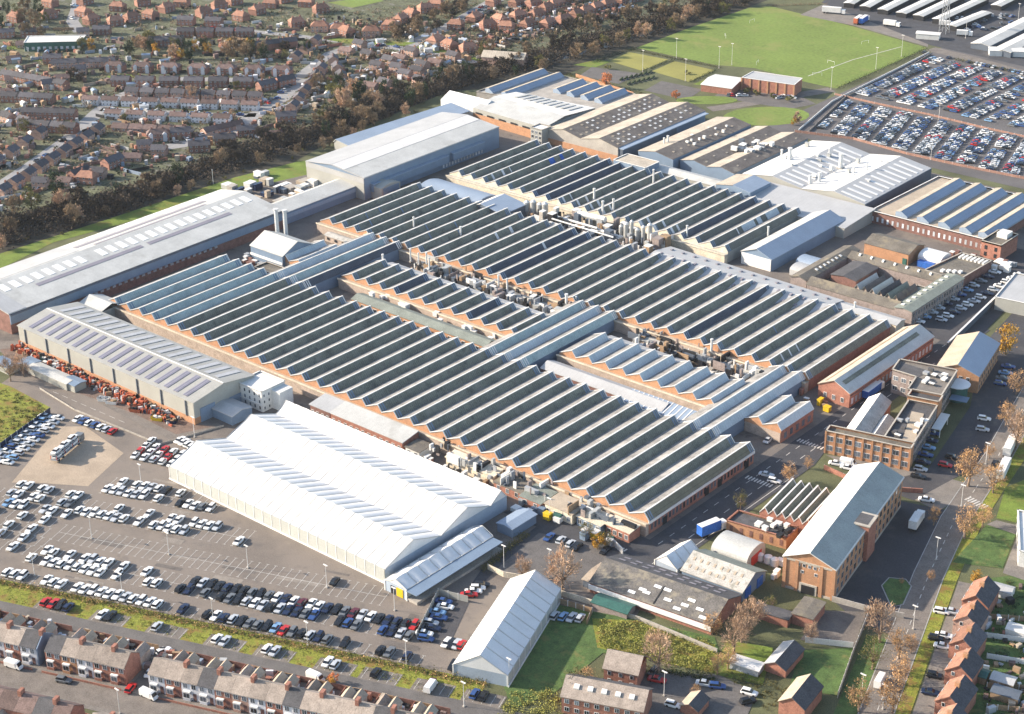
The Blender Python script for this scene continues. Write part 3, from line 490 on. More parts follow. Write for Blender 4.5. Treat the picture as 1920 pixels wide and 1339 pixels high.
def nh(name, label, u0, u1, v0, v1, eave, ridge, roof, wall, spans=2, ribs=None, slope2=None, over=.3):
    """several pitched spans side by side, ridges along v"""
    T = thing(name, label, 'hall', (u0+u1)/2, (v0+v1)/2); w = (u1-u0)/spans; y = (v1-v0)/2; x0 = (u0-u1)/2
    b = B()
    for yy in (-y, y):
        for i in range(spans): a = x0+w*i; b.face((a, yy, 0), (a+w, yy, 0), (a+w, yy, eave), (a+w/2, yy, ridge), (a, yy, eave))
    for xx in (x0, -x0): b.face((xx, -y, 0), (xx, y, 0), (xx, y, eave), (xx, -y, eave))
    b.obj('wall', wall, T)
    for i in range(spans):
        a = x0+w*i
        for k, (p, q, m) in enumerate(((a, a+w/2, slope2 or roof), (a+w, a+w/2, roof))):
            B().hexa([(p, -y-over, eave), (q, -y-over, ridge), (q, y+over, ridge), (p, y+over, eave)], [(p, -y-over, eave+.2), (q, -y-over, ridge+.2), (q, y+over, ridge+.2), (p, y+over, eave+.2)]).obj('roof_slope', m, T)
    def pan(name, span, side, va, vb, k0, k1, m, dz=.24):
        p = x0+w*span+(w if side > 0 else 0); q = x0+w*span+w/2; pa, pb = p+(q-p)*k0, p+(q-p)*k1; za, zb = eave+(ridge-eave)*k0+dz, eave+(ridge-eave)*k1+dz
        Q = [(pa, va, za), (pb, va, zb), (pb, vb, zb), (pa, vb, za)]; return B().hexa(Q, [(c[0], c[1], c[2]+.1) for c in Q]).obj(name, m, T)
    return T, pan
T, pan = nh('brown_hall', 'brown two-span hall dotted with small rooflights, cream and brick front', -516, -472, 623, 694, 6.8, 9.2, 'roof_brown', 'concrete', 2, slope2='roof_beige')
rg = random.Random(5)
for sp in (0, 1):
    for k in (.22, .5, .78):
        for i in range(16):
            if rg.random() < .82: pan('rooflight', sp, 1, -33+4.2*i, -31.6+4.2*i, k-.05, k+.05, 'trim' if rg.random() < .7 else 'sand')
B().box(-22, 22, -35.8, -35.55, 0, 3.0).obj('brick_base', 'brick_orange', T); B().box(22, 22.3, -35, 35, 0, 6.9).obj('shaded_cladding', 'clad_blue_and_shade', T); B().box(22.3, 24.4, -35, 8, 0, 6.2).obj('side_aisle', 'clad_dark', T); B().box(22.2, 25.0, -35.2, 34, 6.3, 6.7).obj('aisle_roof', 'roof_blue', T)  # blue side sheet: shade of the sunless wall put into its colour
T, P = flat('stair_block', 'small pale glazed stair block between grey hall and brown hall', 'stair block', [(-521, 618), (-514, 618), (-514, 625), (-521, 625)], 8, 'clad', 'roof_white', .3)
for z in (1, 3.3, 5.6): win(T, 3, *P[0], *P[1], z, 1.6, 1.5, 'trim', 'pane')
T, pan = nh('brown_hall', 'narrow tan and brown pitched hall right of the dotted hall', -464, -444, 628, 692, 5.8, 7.6, 'roof_brown', 'clad_blue_and_shade', 1, slope2='roof_beige')
for i in range(9): pan('rooflight', 0, 1, -26+6*i, -24.8+6*i, .4, .5, 'sand')
T, pan = nh('brown_hall', 'low brown patched two-span roof with white plant in its middle', -443, -413, 632, 694, 4.8, 6.4, 'roof_brown', 'clad_blue_and_shade', 2, slope2='roof_beige')
for i in range(14): pan('rooflight', i % 2, 1, -28+4.1*i, -26.8+4.1*i, .3+.1*(i % 4), .4+.1*(i % 4), 'roof_beige')
T, pan = nh('light_hall', 'big two-span hall, bright cream slopes and grey slopes striped with rooflights', -408.5, -346, 632, 690, 5.8, 8.2, 'roof_grey', 'clad', 2, slope2='roof_white')
for sp in (0, 1):
    for i in range(11): pan('rooflight', sp, 1, -27+5*i, -25.6+5*i, .08, .85, 'membrane')
B().box(31.2, 31.5, -29, 29, 0, 5.8).obj('shaded_cladding', 'clad_dark', T)  # dark sheet paints the shade on the side facing away from the sun
Hall('front_canopy', 'wide grey lean roof in front of the big two-span hall', 'canopy', -374, 618, 0, 68, 26, 4.6, 5.8, 'roof_grey', 'clad', off=12)
T, pan = nh('raised_roof', 'raised pale gable roof box standing between rear shed and light hall', -408, -390, 610, 626, 7.2, 8.8, 'roof_blue', 'clad_blue_and_shade', 1, slope2='roof_beige')
T, P = flat('raised_roof', 'raised pale flat roof box behind the middle of the rear shed', 'roof box', [(-462, 606.5), (-444, 606.5), (-444, 617), (-462, 617)], 7.6, 'clad_blue_and_shade', 'roof_beige', .2, 'trim')
Hall('link_corridor', 'long low pale corridor behind the rear saw-tooth shed', 'corridor', -425, 618, 0, 42, 8, 4.4, 5.4, 'roof_sheet', 'clad')
# strips between second and rear shed
H = Hall('loading_roof', 'wide pale grey roof with rows of small dark dormer vents', 'loading roof', -343.5, 532, R_(-2.2), 82, 20, 4.6, 6.0, 'roof_grey', 'clad')
for r_, k in ((-1, .25), (-1, .8), (1, .3)):
    for i in range(14): H.panel('dormer_vent', r_, -38+5.7*i, -37.2+5.7*i, k, k+.16, 'stripe_dark', th=.4)
Hall('cream_shed', 'low cream shed with grey roof in front of the courtyard block', 'shed', -291, 537.6, 0, 30, 6.5, 4.0, 4.8, 'roof_grey', 'cream')
b = [(-7, 4.2)]+[(-7+14*k/8, 4.2+1.5*math.sin(math.pi*k/8)) for k in range(1, 8)]+[(7, 4.2), (7, 0), (-7, 0)]
T = thing('curved_roof_shed', 'blue-grey shed with a shallow curved roof between the two sheds', 'shed', -497, 538.5, 0); B().extr(b, -17.5, 17.5).obj('shell', 'roof_blue', T); B().box(17.4, 17.7, -6, 6, 0, 4).obj('end_wall', 'clad_dark', T)
Hall('plant_roof', 'grey-blue pitched plant roof beside the silver dust silos', 'plant room', -468.5, 534.5, R_(90), 15, 17, 5.5, 7.4, 'roof_blue', 'clad_dark', off=4, slope2='roof_white')
# alley buildings
H = Hall('alley_building', 'narrow brick building with grey roof and square windows in the near alley', 'workshop', -416.5, 430.2, 0, 68, 6.5, 3.3, 4.4, 'roof_moss', 'brick_orange')
win(H.T, 9, -33, -3.3, -4, -3.3, 1.2, 1.8, 1.3, 'trim', 'dark'); win(H.T, 5, 15, -3.3, 32, -3.3, 1.2, 1.6, 1.3, 'trim', 'dark')
H = Hall('alley_building', 'dark brick alley building with long plain grey roof right of centre', 'workshop', -329, 429.4, 0, 52, 7.5, 3.6, 5.0, 'roof_grey', 'brick_dark')
H = Hall('alley_building', 'alley building with ribbed blue-grey roof and a white gridded window band', 'workshop', -303, 429, 0, 31, 9, 3.2, 4.8, 'roof_blue', 'trim', off=2)
win(H.T, 16, -15.5, -4.5, 15.5, -4.5, .7, 1.5, 2.0, 'white', 'pane_light')
for i in range(15): H.panel('roof_rib', -1, -15+2*i, -14.6+2*i, .02, .98, 'trim', dz=.26)
for i, (a, e, m) in enumerate(((-463, -408, 'far left'), (-407, -374, 'far middle'), (-352, -318, 'right of centre'))):
    Hall('walkway_roof', 'flat grey covered walkway in the far alley, %s' % ('left stretch below the white plant', 'middle stretch', 'right stretch past the centre link roofs')[i], 'walkway', (a+e)/2, 459.6, 0, e-a, 5.5, 3.6, 4.2, 'roof_grey', 'brick_pale')
for i, (a, e) in enumerate(((-508, -486), (-456, -378), (-346, -288))):
    H = Hall('service_annex', ('short cream', 'longest cream', 'right-hand cream and brick')[i]+' service annex along the near side of the second long shed', 'annex', (a+e)/2, 470.0, 0, e-a, 4.2, 2.6, 3.2, 'roof_pale', 'brick_pale', gables=False); plain_win(H.T, int((e-a)/4), -(e-a)/2, -2.3, (e-a)/2, -2.3, 1.1, 1.2, 1.1, 'dark')
# boiler house
H = Hall('boiler_house', 'pale gabled boiler house with two chimneys behind the teal bays', 'boiler house', -507, 443, 0, 19, 17, 6.4, 10.2, 'roof_sheet', 'clad_blue_and_shade')
B().box(-9.5, 9.5, -8.9, -8.6, 2.6, 3.6).obj('window_band', 'white', H.T)
for i, (px, py) in enumerate(((520, 432), (536, 434))):
    p = g(px, py, 6); stack('chimney_stack', 'pale steel chimney behind the boiler house, %s of the pair' % ('left', 'right')[i], 'chimney', p.x, p.y, 0, 15.5, .9, 'pipe', 'boiler house chimneys')
T, P = flat('brick_store', 'small flat-roofed brick store below the boiler house', 'store', [(-503, 424), (-489, 424), (-489, 431), (-503, 431)], 3.4, 'brick', 'roof_felt', .4)
# lean-tos on the front of the long shed
def lean(u0, u1, v0, v1, z0, z1, roof, wall, label, nwin=0, name='front_annex', wm='pane'):
    H = Hall(name, label, 'annex', (u0+u1)/2, (v0+v1)/2, 0, u1-u0, v1-v0, z0, z1, roof, wall, off=(v1-v0)*.46)
    if nwin: win(H.T, nwin, -(u1-u0)/2, -(v1-v0)/2, (u1-u0)/2, -(v1-v0)/2, .9, 1.3, 1.6, 'trim', wm)
    return H
lean(-397.5, -388, 354.5, 362.4, 4.0, 5.0, 'roof_grey', 'brick_dark', 'dark brick annex with blue-grey roof at the front of the long shed', 4)
lean(-387.6, -354.5, 354.5, 362.4, 4.0, 5.2, 'roof_sheet', 'brick', 'long brick annex with pale roof in front of the long shed', 12)
lean(-353, -347, 354.5, 361, 3.0, 3.3, 'roof_felt', 'render', 'small white and red hut at the end of the pale roofed annex', 2, 'hut')
lean(-338, -318, 357.5, 362.4, 3.2, 3.8, 'cream', 'cream', 'cream render annex behind the gas tanks in front of the long shed', 5)
lean(-316, -305, 355.5, 362.4, 2.8, 3.2, 'roof_felt', 'brick', 'low brick annex with brown flat roof before the long shed', 3)
lean(-304, -296, 354, 362.4, 3.0, 3.6, 'roof_moss', 'brick', 'brick hut with mossy grey roof by the green tank', 2, 'hut')
lean(-294.5, -284, 354.5, 362.4, 3.6, 4.0, 'sand', 'cream', 'cream annex with sandy roof near the corner of the long shed', 4)
lean(-283, -274, 355.5, 362.4, 3.0, 3.4, 'cream', 'clad_blue_and_shade', 'cream annex with blue doors near the road corner', 4)
lean(-273, -264.5, 357.0, 362.4, 3.4, 3.9, 'cream', 'brick', 'brick annex at the road corner of the long shed', 4)
# ---------------------------------------------------------------- membrane warehouses
def tent(name, label, cx, cy, rot, L, spans, eave, ridge, bays, wallm='tentwall', bulge=.55, hip=0.0):
    """spans: list of (y0, yridge, y1); each bay of each slope is a bulging membrane panel"""
    T = thing(name, label, 'tent', cx, cy, rot); bl = L/bays
    for (y0, yr, y1, zr) in spans:
        for ye in (y0, y1):
            b = B(); nx, ny = 8, 6
            def P(i, j):
                k = j/ny; x = bl*i/nx; z = eave+(zr-eave)*k
                return (x, ye+(yr-ye)*k, z-bulge*(1-abs(math.sin(math.pi*i/nx))**.7)*(.5+.5*math.sin(math.pi*k)))
            for i in range(nx):
                for j in range(ny): b.face(P(i, j), P(i+1, j), P(i+1, j+1), P(i, j+1))
            me = b.mesh('roof_panel', 'membrane')
            for i in range(bays): ob('roof_panel', me, T, (-L/2+bl*i, 0, 0))
            q = [(-.14, ye, eave-bulge*.5), (.14, ye, eave-bulge*.5), (.14, (ye+yr)/2, (eave+zr)/2-bulge), (-.14, (ye+yr)/2, (eave+zr)/2-bulge)]; q2 = [q[3], q[2], (.14, yr, zr-bulge*.5), (-.14, yr, zr-bulge*.5)]; b = B()
            for Q in (q, q2): b.hexa([(a_[0], a_[1], a_[2]-.05) for a_ in Q], [(a_[0], a_[1], a_[2]+.16) for a_ in Q])
            ms_ = b.mesh('roof_seam', 'tent_seam')
            for i in range(bays+1): ob('roof_seam', ms_, T, (-L/2+bl*i, 0, 0))
    ya, yb = spans[0][0], spans[-1][2]
    me = B().box(.15, bl-.15, -.12, .12, 0, eave).mesh('wall_panel', wallm); po = B().box(-.14, .14, -.2, .2, 0, eave).mesh('post', 'trim')
    for i in range(bays):
        for y in (ya, yb): ob('wall_panel', me, T, (-L/2+bl*i, y, 0)); ob('post', po, T, (-L/2+bl*i, y, 0))
    for x in (-L/2, L/2):
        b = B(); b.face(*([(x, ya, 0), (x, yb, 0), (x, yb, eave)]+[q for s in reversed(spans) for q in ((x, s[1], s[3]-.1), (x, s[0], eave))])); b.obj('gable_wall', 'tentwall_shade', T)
        b = B()
        for s in spans: b.face((x+.02*math.copysign(1, x), s[0], eave+.1), (x+.02*math.copysign(1, x), s[2], eave+.1), (x+.02*math.copysign(1, x), s[1], s[3]))
        b.obj('gable_sheet', 'membrane', T)
    B().box(-L/2-.3, L/2+.3, ya-.45, ya-.2, 0, .5).obj('kerb_beam', 'trim', T)
    return T
TT = tent('warehouse_tent', 'huge white three-span membrane warehouse beside the front car park', -352.7, 321.5, 0, 95, [(-25.5, -13.7, -1.9, 9.0), (-1.9, 9.6, 20.2, 9.0), (20.2, 25.0, 27.6, 8.0)], 4.8, 9.0, 24, bulge=.32)
T1 = tent('loading_tent', 'narrow white membrane bay on the right end of the huge tent', -298.7, 312, R_(90), 37, [(-4.2, 0, 4.2, 5.6)], 3.6, 5.6, 8)
B().box(-18.7, -18.45, -2.9, -.4, .2, 2.9).obj('yellow_door', 'yellow', T1); B().box(-18.7, -18.45, .2, 1.8, .2, 2.7).obj('doorway', 'dark', T1); B().box(-18.8, 18, -8.4, -4.3, 3.2, 3.4).obj('side_awning', 'clad_blue_and_shade', T1); B().box(-18.5, 18, -8.2, -4.4, 0, .9).obj('loading_dock', 'concrete', T1)
tent('storage_tent', 'steep white membrane store standing alone above the meadow', -261.0, 298.5, R_(110.3), 43, [(-7.6, 0, 7.6, 8.2)], 3.6, 8.2, 10, bulge=.12)
tent('small_tent', 'small white pitched membrane shelter behind the dark-roofed warehouse', -246.4, 356.5, R_(88), 11.5, [(-4, 0, 4, 6.0)], 3.0, 6.0, 3, bulge=.1)
H = Hall('side_canopy', 'small pale blue canopy at the rear right corner of the huge tent', 'canopy', -296, 343, R_(90), 11, 6, 3, 3.5, 'roof_blue', 'clad_blue_and_shade')
# ---------------------------------------------------------------- old warehouses by the road
H = Hall('old_warehouse', 'warehouse with mottled dark roof, white rooflights and brick base', 'warehouse', -239.2, 340.2, R_(6.5), 38.5, 17.5, 3.2, 6.6, 'roof_asb', 'brick', slope2='roof_dk')
for x, k in ((-4, .35), (2.6, .62), (4.2, .30), (-.5, .62), (-2.5, .30), (10.5, .55), (9.5, .32), (14, .35), (8, .12), (-6.5, .15), (16, .12)): H.panel('rooflight', -1, x-1.1, x+1.1, k-.05, k+.05, 'rooflight')
for i in range(18): H.panel('rooflight', 1, -17+3.8*(i//2), -14.9+3.8*(i//2), .2+.35*(i % 2), .32+.35*(i % 2), 'stripe_dark')
B().box(-19.4, 19.4, -9.45, -9.05, 1.5, 2.9).obj('fascia', 'white', H.T); H.panel('roof_gutter', -1, 1.0, 1.35, 0, .7, 'dark')
H = Hall('old_warehouse', 'pale mottled warehouse beside the dark-roofed one', 'warehouse', -231.8, 358.2, R_(4), 19.5, 13.5, 3.2, 6.2, 'roof_pale', 'clad_blue_and_shade', slope2='roof_moss')
for i in range(16): H.panel('rooflight', -1, -8.6+2.2*(i//2), -7.9+2.2*(i//2), .2+.38*(i % 2), .36+.38*(i % 2), 'sand')
for y in (-3.4, 3.4): B().box(9.75, 9.95, y-1.6, y+1.6, 0, 3).obj('blue_door', 'blue_sheet', H.T)
prof = [(-5.4, 0), (-5.4, 3)]+[(-5.4*math.cos(math.pi*k/10), 3+2.6*math.sin(math.pi*k/10)) for k in range(1, 10)]+[(5.4, 3), (5.4, 0)]
T = thing('nissen_store', 'pale store with a round barrel roof beside the brick workshop', 'store', -235.8, 371.5, R_(4)); B().extr(prof, -6, 6).obj('shell', 'roof_sheet', T); B().box(5.95, 6.1, -3, 3, 0, 3.2).obj('door', 'redpaint', T)
H = Hall('lean_shed', 'small pale lean-to on the left of the dark-roofed warehouse', 'shed', -259.2, 335.5, R_(6), 4, 10, 2.4, 3, 'sand', 'clad_dark'); Hall('lean_shed', 'green-grey lean-to below the dark-roofed warehouse', 'shed', -247, 326.8, R_(8), 11, 5, 1.8, 2.6, 'green_sheet', 'brick_grey')
# ---------------------------------------------------------------- red-brick hall
H = Hall('brick_hall', 'tall red-brick hall with sunlit white and shaded teal-grey roof slopes', 'brick hall', -215.2, 396.0, R_(101), 58, 15.4, 10.2, 13.4, 'roof_white', 'brick_orange', over=.5, plinth=(.8, 'stone'))
B().box(-28.8, 28.8, -7.85, -7.65, 9.6, 10.3).obj('cornice', 'stone', H.T); H.panel('shaded_slope', -1, -29.4, 29.4, .0, .99, 'roof_teal_shade', dz=.25)  # white roof's sunless slope, its shade painted as teal-grey
for z in (1.2, 4.3, 7.2): win(H.T, 16, -28.5, -7.72, 28.5, -7.72, z, 1.7, 2.0, 'stone', 'pane')
for z, n in ((8.3, 5), (6.2, 2)): win(H.T, n, -29.02, 4, -29.02, -4, z, .9, 1.0)
for y in (-7.2, -3.6, 3.6, 7.2): B().box(-29.3, -28.95, y-.5, y+.5, 0, 10).obj('pilaster', 'brick_orange', H.T)
B().box(-29.4, -28.9, -2.6, 2.6, 0, 3.2).obj('porch', 'stone', H.T); B().box(-29.5, -29.38, -1.9, 1.9, 0, 2.7).obj('door', 'dark', H.T); B().box(-29.25, -28.95, -7.9, 7.9, 9.5, 10.1).obj('gable_cornice', 'stone', H.T)
B().box(-5.5, 1.5, -8.9, -3.6, 0, 11.6).obj('stair_turret', 'brick', H.T); B().box(-5.8, 1.8, -9.2, -3.4, 11.6, 11.9).obj('turret_coping', 'stone', H.T); B().box(-4.8, .8, -8.2, -4.2, 11.9, 11.95).obj('turret_roof', 'roof_dk', H.T)
T, cx, cy = sawtooth('brick_workshop', 'brick workshop with six pale concrete saw-tooth ridges beside the tall hall', [-240.5+2.75*i for i in range(6)], 391, 411, 4.8, 6.6, 'glz', pitch=2.75, gs=.55, gable='brick', bars=False, wall='brick', slope='roof_sheet', front='brick')
T.rotation_euler[2] = R_(8)
T, P = flat('brick_lean', 'lower flat brick range with roof plant below the saw-tooth workshop', 'workshop', [(-246, 380.5), (-227, 383.5), (-227.5, 390.5), (-246.5, 387.5)], 3.6, 'brick_orange', 'roof_dk', .5, 'brick'); plain_win(T, 6, *P[0], *P[1], .8, 1.0, 2.0, 'brick_dark')
# ---------------------------------------------------------------- offices
OA = R_(13.5)
def om(x, y): return (-249+math.cos(OA)*x-math.sin(OA)*y, 441+math.sin(OA)*x+math.cos(OA)*y)   # office frame: x along the front, y into the depth
T, P = flat('office_block', 'orange brick office front with two window rows facing the brick hall', 'office', [om(0, 0), om(27.5, 0), om(27.5, 4.2), om(0, 4.2)], 7.4, 'brick_orange', 'roof_felt', .7)
for z in (1.2, 4.6): win(T, 9, *P[0], *P[1], z, 2.1, 1.9, 'white', 'pane')
for i in range(10): a = Vector(P[0]).lerp(Vector(P[1]), i/9); B().obox(a.x, a.y, 0, 8.0, .55, .5, OA).obj('pilaster', 'brick_orange', T)
T, P = flat('office_block', 'long pale-windowed brick office wing facing the car park', 'office', [om(17.8, 4.3), om(27.3, 4.3), om(27.3, 33), om(17.8, 33)], 7.2, 'brick_grey', 'roof_dk', .8)
for z in (1.1, 4.5): win(T, 16, *P[1], *P[2], z, 1.25, 2.2, 'stone', 'pane')
B().prism([(P[1][0]-4.5, P[1][1]+1), (P[1][0]-.6, P[1][1]+1.8), (P[2][0]-1, P[2][1]-7), (P[2][0]-5, P[2][1]-8)], 7.2, 7.35).obj('gravel_roof', 'sand', T)
T, P = flat('office_block', 'brick stair block between the two office wings', 'office', [om(17.2, 33.1), om(27.6, 33.1), om(27.6, 38.4), om(17.2, 38.4)], 8.4, 'brick_orange', 'roof_dk', .9)
T, P = flat('office_block', 'rear brick office wing with grey slab roof and low parapets', 'office', [om(15.8, 38.6), om(27.0, 38.6), om(27.0, 60), om(7, 60), om(7, 51), om(15.8, 49)], 8.2, 'brick_grey', 'slab', .7)
for z in (1.2, 4.8): win(T, 11, *P[1], *P[2], z, 1.25, 2.1, 'stone', 'pane'); win(T, 3, *P[4], *P[5], z+.3, 1.9, 1.7, 'white', 'pane')
B().prism([(p[0]*.9, p[1]*.9) for p in (P[3], P[4], P[5], (P[5][0]+1, P[3][1]))], 8.2, 8.26).obj('dark_roof_felt', 'roof_dk', T)
c = om(28.6, 56); T = thing('entrance_pod', 'rounded green glass entrance with white canopy on the rear office wing', 'entrance', *c, OA)
B().tube((0, 0, 0), (0, 0, 5.6), 3.4, 3.4, 14).obj('glass_drum', 'green_sheet', T); B().tube((0, 0, 5.6), (0, 0, 5.9), 4.2, 4.2, 14).obj('canopy', 'white', T); B().box(-1, 5, -7.5, -3.4, 3.0, 3.2).obj('awning', 'clad_blue_and_shade', T)
c = om(29.5, 31); T = thing('entrance_canopy', 'slim white entrance canopy over the round drive', 'canopy', *c, OA); B().box(-1.6, 1.4, -6, 6, 3.2, 3.5).obj('roof', 'white', T); 
for y in (-5, 5): B().tube((1, y, 0), (1, y, 3.2), .15).obj('post', 'white', T)
for q in (0, 1):
    c = om((7.6, 13.2)[q], (19.5, 17)[q]); Hall('office_shed', ('long pitched shed with pale slope inside the office yard', 'short pitched shed inside the office yard')[q], 'shed', *c, OA+R_(90), (31, 16)[q], (7.6, 5)[q], (4.6, 3.4)[q], (7.0, 5.0)[q], 'roof_pale', 'brick', slope2='roof_white')
H = Hall('gable_office', 'brick office with steep cream and blue-grey roof behind the rear wing', 'office', -241.2, 522.5, R_(103), 29, 15, 6.6, 9.6, 'roof_blue', 'brick_orange', slope2='sand')
for z in (1, 3.8): win(H.T, 9, -14.5, -7.5, 14.5, -7.5, z, 1.3, 1.8, 'stone', 'pane'); win(H.T, 4, -14.52, 5, -14.52, -5, z, 1.2, 1.6)
# ---------------------------------------------------------------- courtyard block and its neighbours
def rng(u0, u1, v0, v1, h, r, axis, lab, roof, wall='brick_grey', n=0, s2=None):
    L, W = (u1-u0, v1-v0) if axis == 'u' else (v1-v0, u1-u0)
    H = Hall('courtyard_range', lab, 'range', (u0+u1)/2, (v0+v1)/2, 0 if axis == 'u' else R_(90), L, W, h, r, roof, wall, slope2=s2)
    return H
H = rng(-321, -282.6, 545.5, 552.5, 4.6, 6.6, 'u', 'brown-roofed front range of the brick courtyard block', 'roof_felt')
H = rng(-282.4, -275.2, 544.5, 585, 6.0, 6.6, 'v', 'windowed brick range of the courtyard block beside the parked cars', 'roof_moss', 'brick_grey')
for z in (.8, 3.4): win(H.T, 20, -20, -3.65, 20, -3.65, z, 1.0, 1.8, 'stone', 'pane')
for i in range(9): H.panel('rooflight', 1, -18+4.2*i, -17+4.2*i, .3, .7, 'trim', th=.4)
H = rng(-322.5, -283, 578.5, 585, 4.6, 6.4, 'u', 'brown-roofed rear range of the brick courtyard block', 'roof_felt')
for i in range(7): H.panel('roof_vent', -1, -16+5.2*i, -15.2+5.2*i, .5, .75, 'white', th=.5)
H = rng(-330, -322.8, 548, 588, 4.6, 5.6, 'v', 'brown-grey left range of the brick courtyard block', 'roof_felt')
for i in range(7): H.panel('rooflight', -1, -10+3*i, -9+3*i, .4, .7, 'trim', th=.3)
H = rng(-319, -308, 560, 577, 4.4, 5.2, 'v', 'dark brick building with grey roof inside the courtyard', 'roof_dk', 'brick_dark')
for i in range(6): Hall('court_shed', 'steep narrow roof ridge inside the courtyard block, {n} from the left', 'shed', -304.2+3.35*i, 561.5, R_(90), 14, 3.1, 3.6, 6.0, ['roof_grey', 'roof_dk', 'roof_sheet', 'tile_dark', 'roof_moss', 'roof_felt'][i], 'brick_pale', slope2='roof_sheet' if i in (0, 2) else 'roof_moss', group='narrow ridges in the courtyard')
T, P = flat('court_annex', 'small orange-walled flat annex in the courtyard corner', 'annex', [(-292, 553), (-283, 553), (-283, 572), (-288, 572), (-288, 560), (-292, 560)], 3.8, 'brick_orange', 'roof_moss', .4)
H = Hall('drill_hall', 'orange brick hall with plain brown pitched roof behind the courtyard block', 'hall', -315, 602.2, 0, 20, 13, 4.8, 6.8, 'roof_felt', 'brick_orange'); B().box(7.6, 9.4, -6.7, -6.45, 0, 2.8).obj('green_door', 'green_sheet', H.T)
prof = [(-4.5, 0), (-4.5, 3.4)]+[(-4.5*math.cos(math.pi*k/8), 3.4+1.8*math.sin(math.pi*k/8)) for k in range(1, 8)]+[(4.5, 3.4), (4.5, 0)]
T = thing('white_shelter', 'white round-topped shelter beside the orange brick hall', 'shelter', -298, 604.5, 0); B().extr(prof, -5, 5).obj('shell', 'membrane', T); B().box(-4, 3, -7, -4.6, 0, 2.4).obj('blue_sheeting', 'blue_sheet', T)
T, P = flat('low_block', 'low brown flat block between courtyard and corner tower', 'block', [(-293, 587), (-278, 586), (-277, 612), (-290, 612)], 3.8, 'brick_dark', 'roof_felt', .5)
for i in range(7): B().box(P[3][0]+1+1.7*i, P[3][0]+1.9+1.7*i, P[3][1]-5, P[3][1]-1, 3.8, 4.5).obj('rooflight', 'trim', T)
for i in range(4): B().box(P[0][0]+5+2*i, P[0][0]+6.3+2*i, P[0][1]+3+i, P[0][1]+5+i, 3.8, 4.6).obj('roof_vent', 'white', T)
T, P = flat('corner_tower', 'square brick corner tower beside the blue monitor shed', 'tower', [(-287, 622.5), (-278.4, 622.5), (-278.4, 637.5), (-287, 637.5)], 6.4, 'brick', 'roof_felt', .7)
for z in (1, 3.8): plain_win(T, 2, *P[0], *P[1], z, 1.2, 1.7, 'dark')
B().box(-2, 2.5, 1, 6, 6.4, 8.6).obj('roof_hut', 'render', T)
for i, (dx, dy, l, m) in enumerate(((0, 0, 12, 'roof_blue'), (1.5, -8.5, 10, 'roof_grey'))):
    T = thing('barrel_store', ('blue-grey store with barrel roof beside the blue-grey end hall', 'ribbed grey store with low barrel roof before the blue-grey end hall')[i], 'store', -333.5+dx, 571+dy, 0)
    prof = [(-4, 0), (-4, 2.4)]+[(-4*math.cos(math.pi*k/8), 2.4+1.4*math.sin(math.pi*k/8)) for k in range(1, 8)]+[(4, 2.4), (4, 0)]; B().extr(prof, -l/2, l/2).obj('shell', m, T); B().box(l/2-.05, l/2+.15, -3.6, 3.6, 0, 2.6).obj('end_wall', 'brick_orange', T)
T, P = flat('grey_shed', 'grey flat shed with pale end wall at the right edge of the picture', 'shed', [(-258.5, 578), (-244, 580), (-250, 606), (-263, 604)], 5, 'clad', 'roof_grey', .3, 'trim')
T = thing('long_wall', 'long dark boundary wall beside the courtyard parking', 'wall', -260, 575, R_(96.5)); B().box(-40, 30, -.25, .25, 0, 2.6).obj('panels', 'clad_dark', T); B().box(-40, 30, -.35, .35, 2.6, 2.8).obj('coping', 'trim', T)
# ---------------------------------------------------------------- club building, far sheds
T, P = flat('club_hall', 'orange brick sports hall with grey roof by the playing field', 'sports hall', [(-490, 753), (-461.5, 758.5), (-464.5, 771), (-491.5, 766)], 6.6, 'brick', 'roof_grey', .1, 'trim')
for i in range(7): a = Vector(P[0]).lerp(Vector(P[1]), i/6); B().obox(a.x, a.y, 0, 6.5, .8, .6, R_(11)).obj('pilaster', 'brick_orange', T)
H = Hall('club_house', 'low white-roofed brick club house joined to the sports hall', 'club house', -499, 749.5, R_(12), 17, 20, 3.6, 4.6, 'roof_white', 'brick')
for i, (x0, y0, x1, y1) in enumerate([(1592, 6, 1630, -18), (1622, 12, 1668, -14), (1655, 18, 1715, -12), (1690, 24, 1758, -8), (1722, 29, 1800, -8), (1758, 36, 1845, -4), (1784, 48, 1850, 22), (1868, 10, 1920, -16)]):
    a, e = g(x0, y0, 3), g(x1, y1, 3); d = e-a; m = (a+e)/2
    Hall('long_shed', 'long low shed with white roof in the far top right rank, {n} from the left', 'shed', m.x, m.y, math.atan2(d.y, d.x), d.length, 6.5, 2.8, 3.2, 'roof_sheet', 'dark', slope2='roof_white', group='long sheds at the top right')  # near-black walls paint the shade below the thin roofs
for i, (x0, y0, x1, y1) in enumerate([(1838, 84, 1935, 36), (1878, 96, 1960, 55)]):
    a, e = g(x0, y0, 3), g(x1, y1, 3); d = e-a; m = (a+e)/2
    Hall('long_shed', ('long pale-roofed shed at the right edge above the far car park', 'pale-roofed shed with white end hut at the far right edge')[i], 'shed', m.x, m.y, math.atan2(d.y, d.x), d.length, 11, 3, 3.8, 'roof_sheet', 'clad_dark', slope2='roof_white', group='long sheds at the top right')
p = g(1892, 103); Hall('white_hut', 'white flat hut below the far right sheds', 'hut', p.x, p.y, R_(30), 22, 8, 3, 3.4, 'roof_white', 'render'); p = g(1740, 72); Hall('white_hut', 'small white hut at the far corner of the playing field', 'hut', p.x, p.y, R_(20), 13, 6, 3, 3.4, 'roof_white', 'render')
p = g(1770, 62); T = thing('pylon', 'tall pale lattice mast behind the far car park', 'mast', p.x, p.y)
b = B()
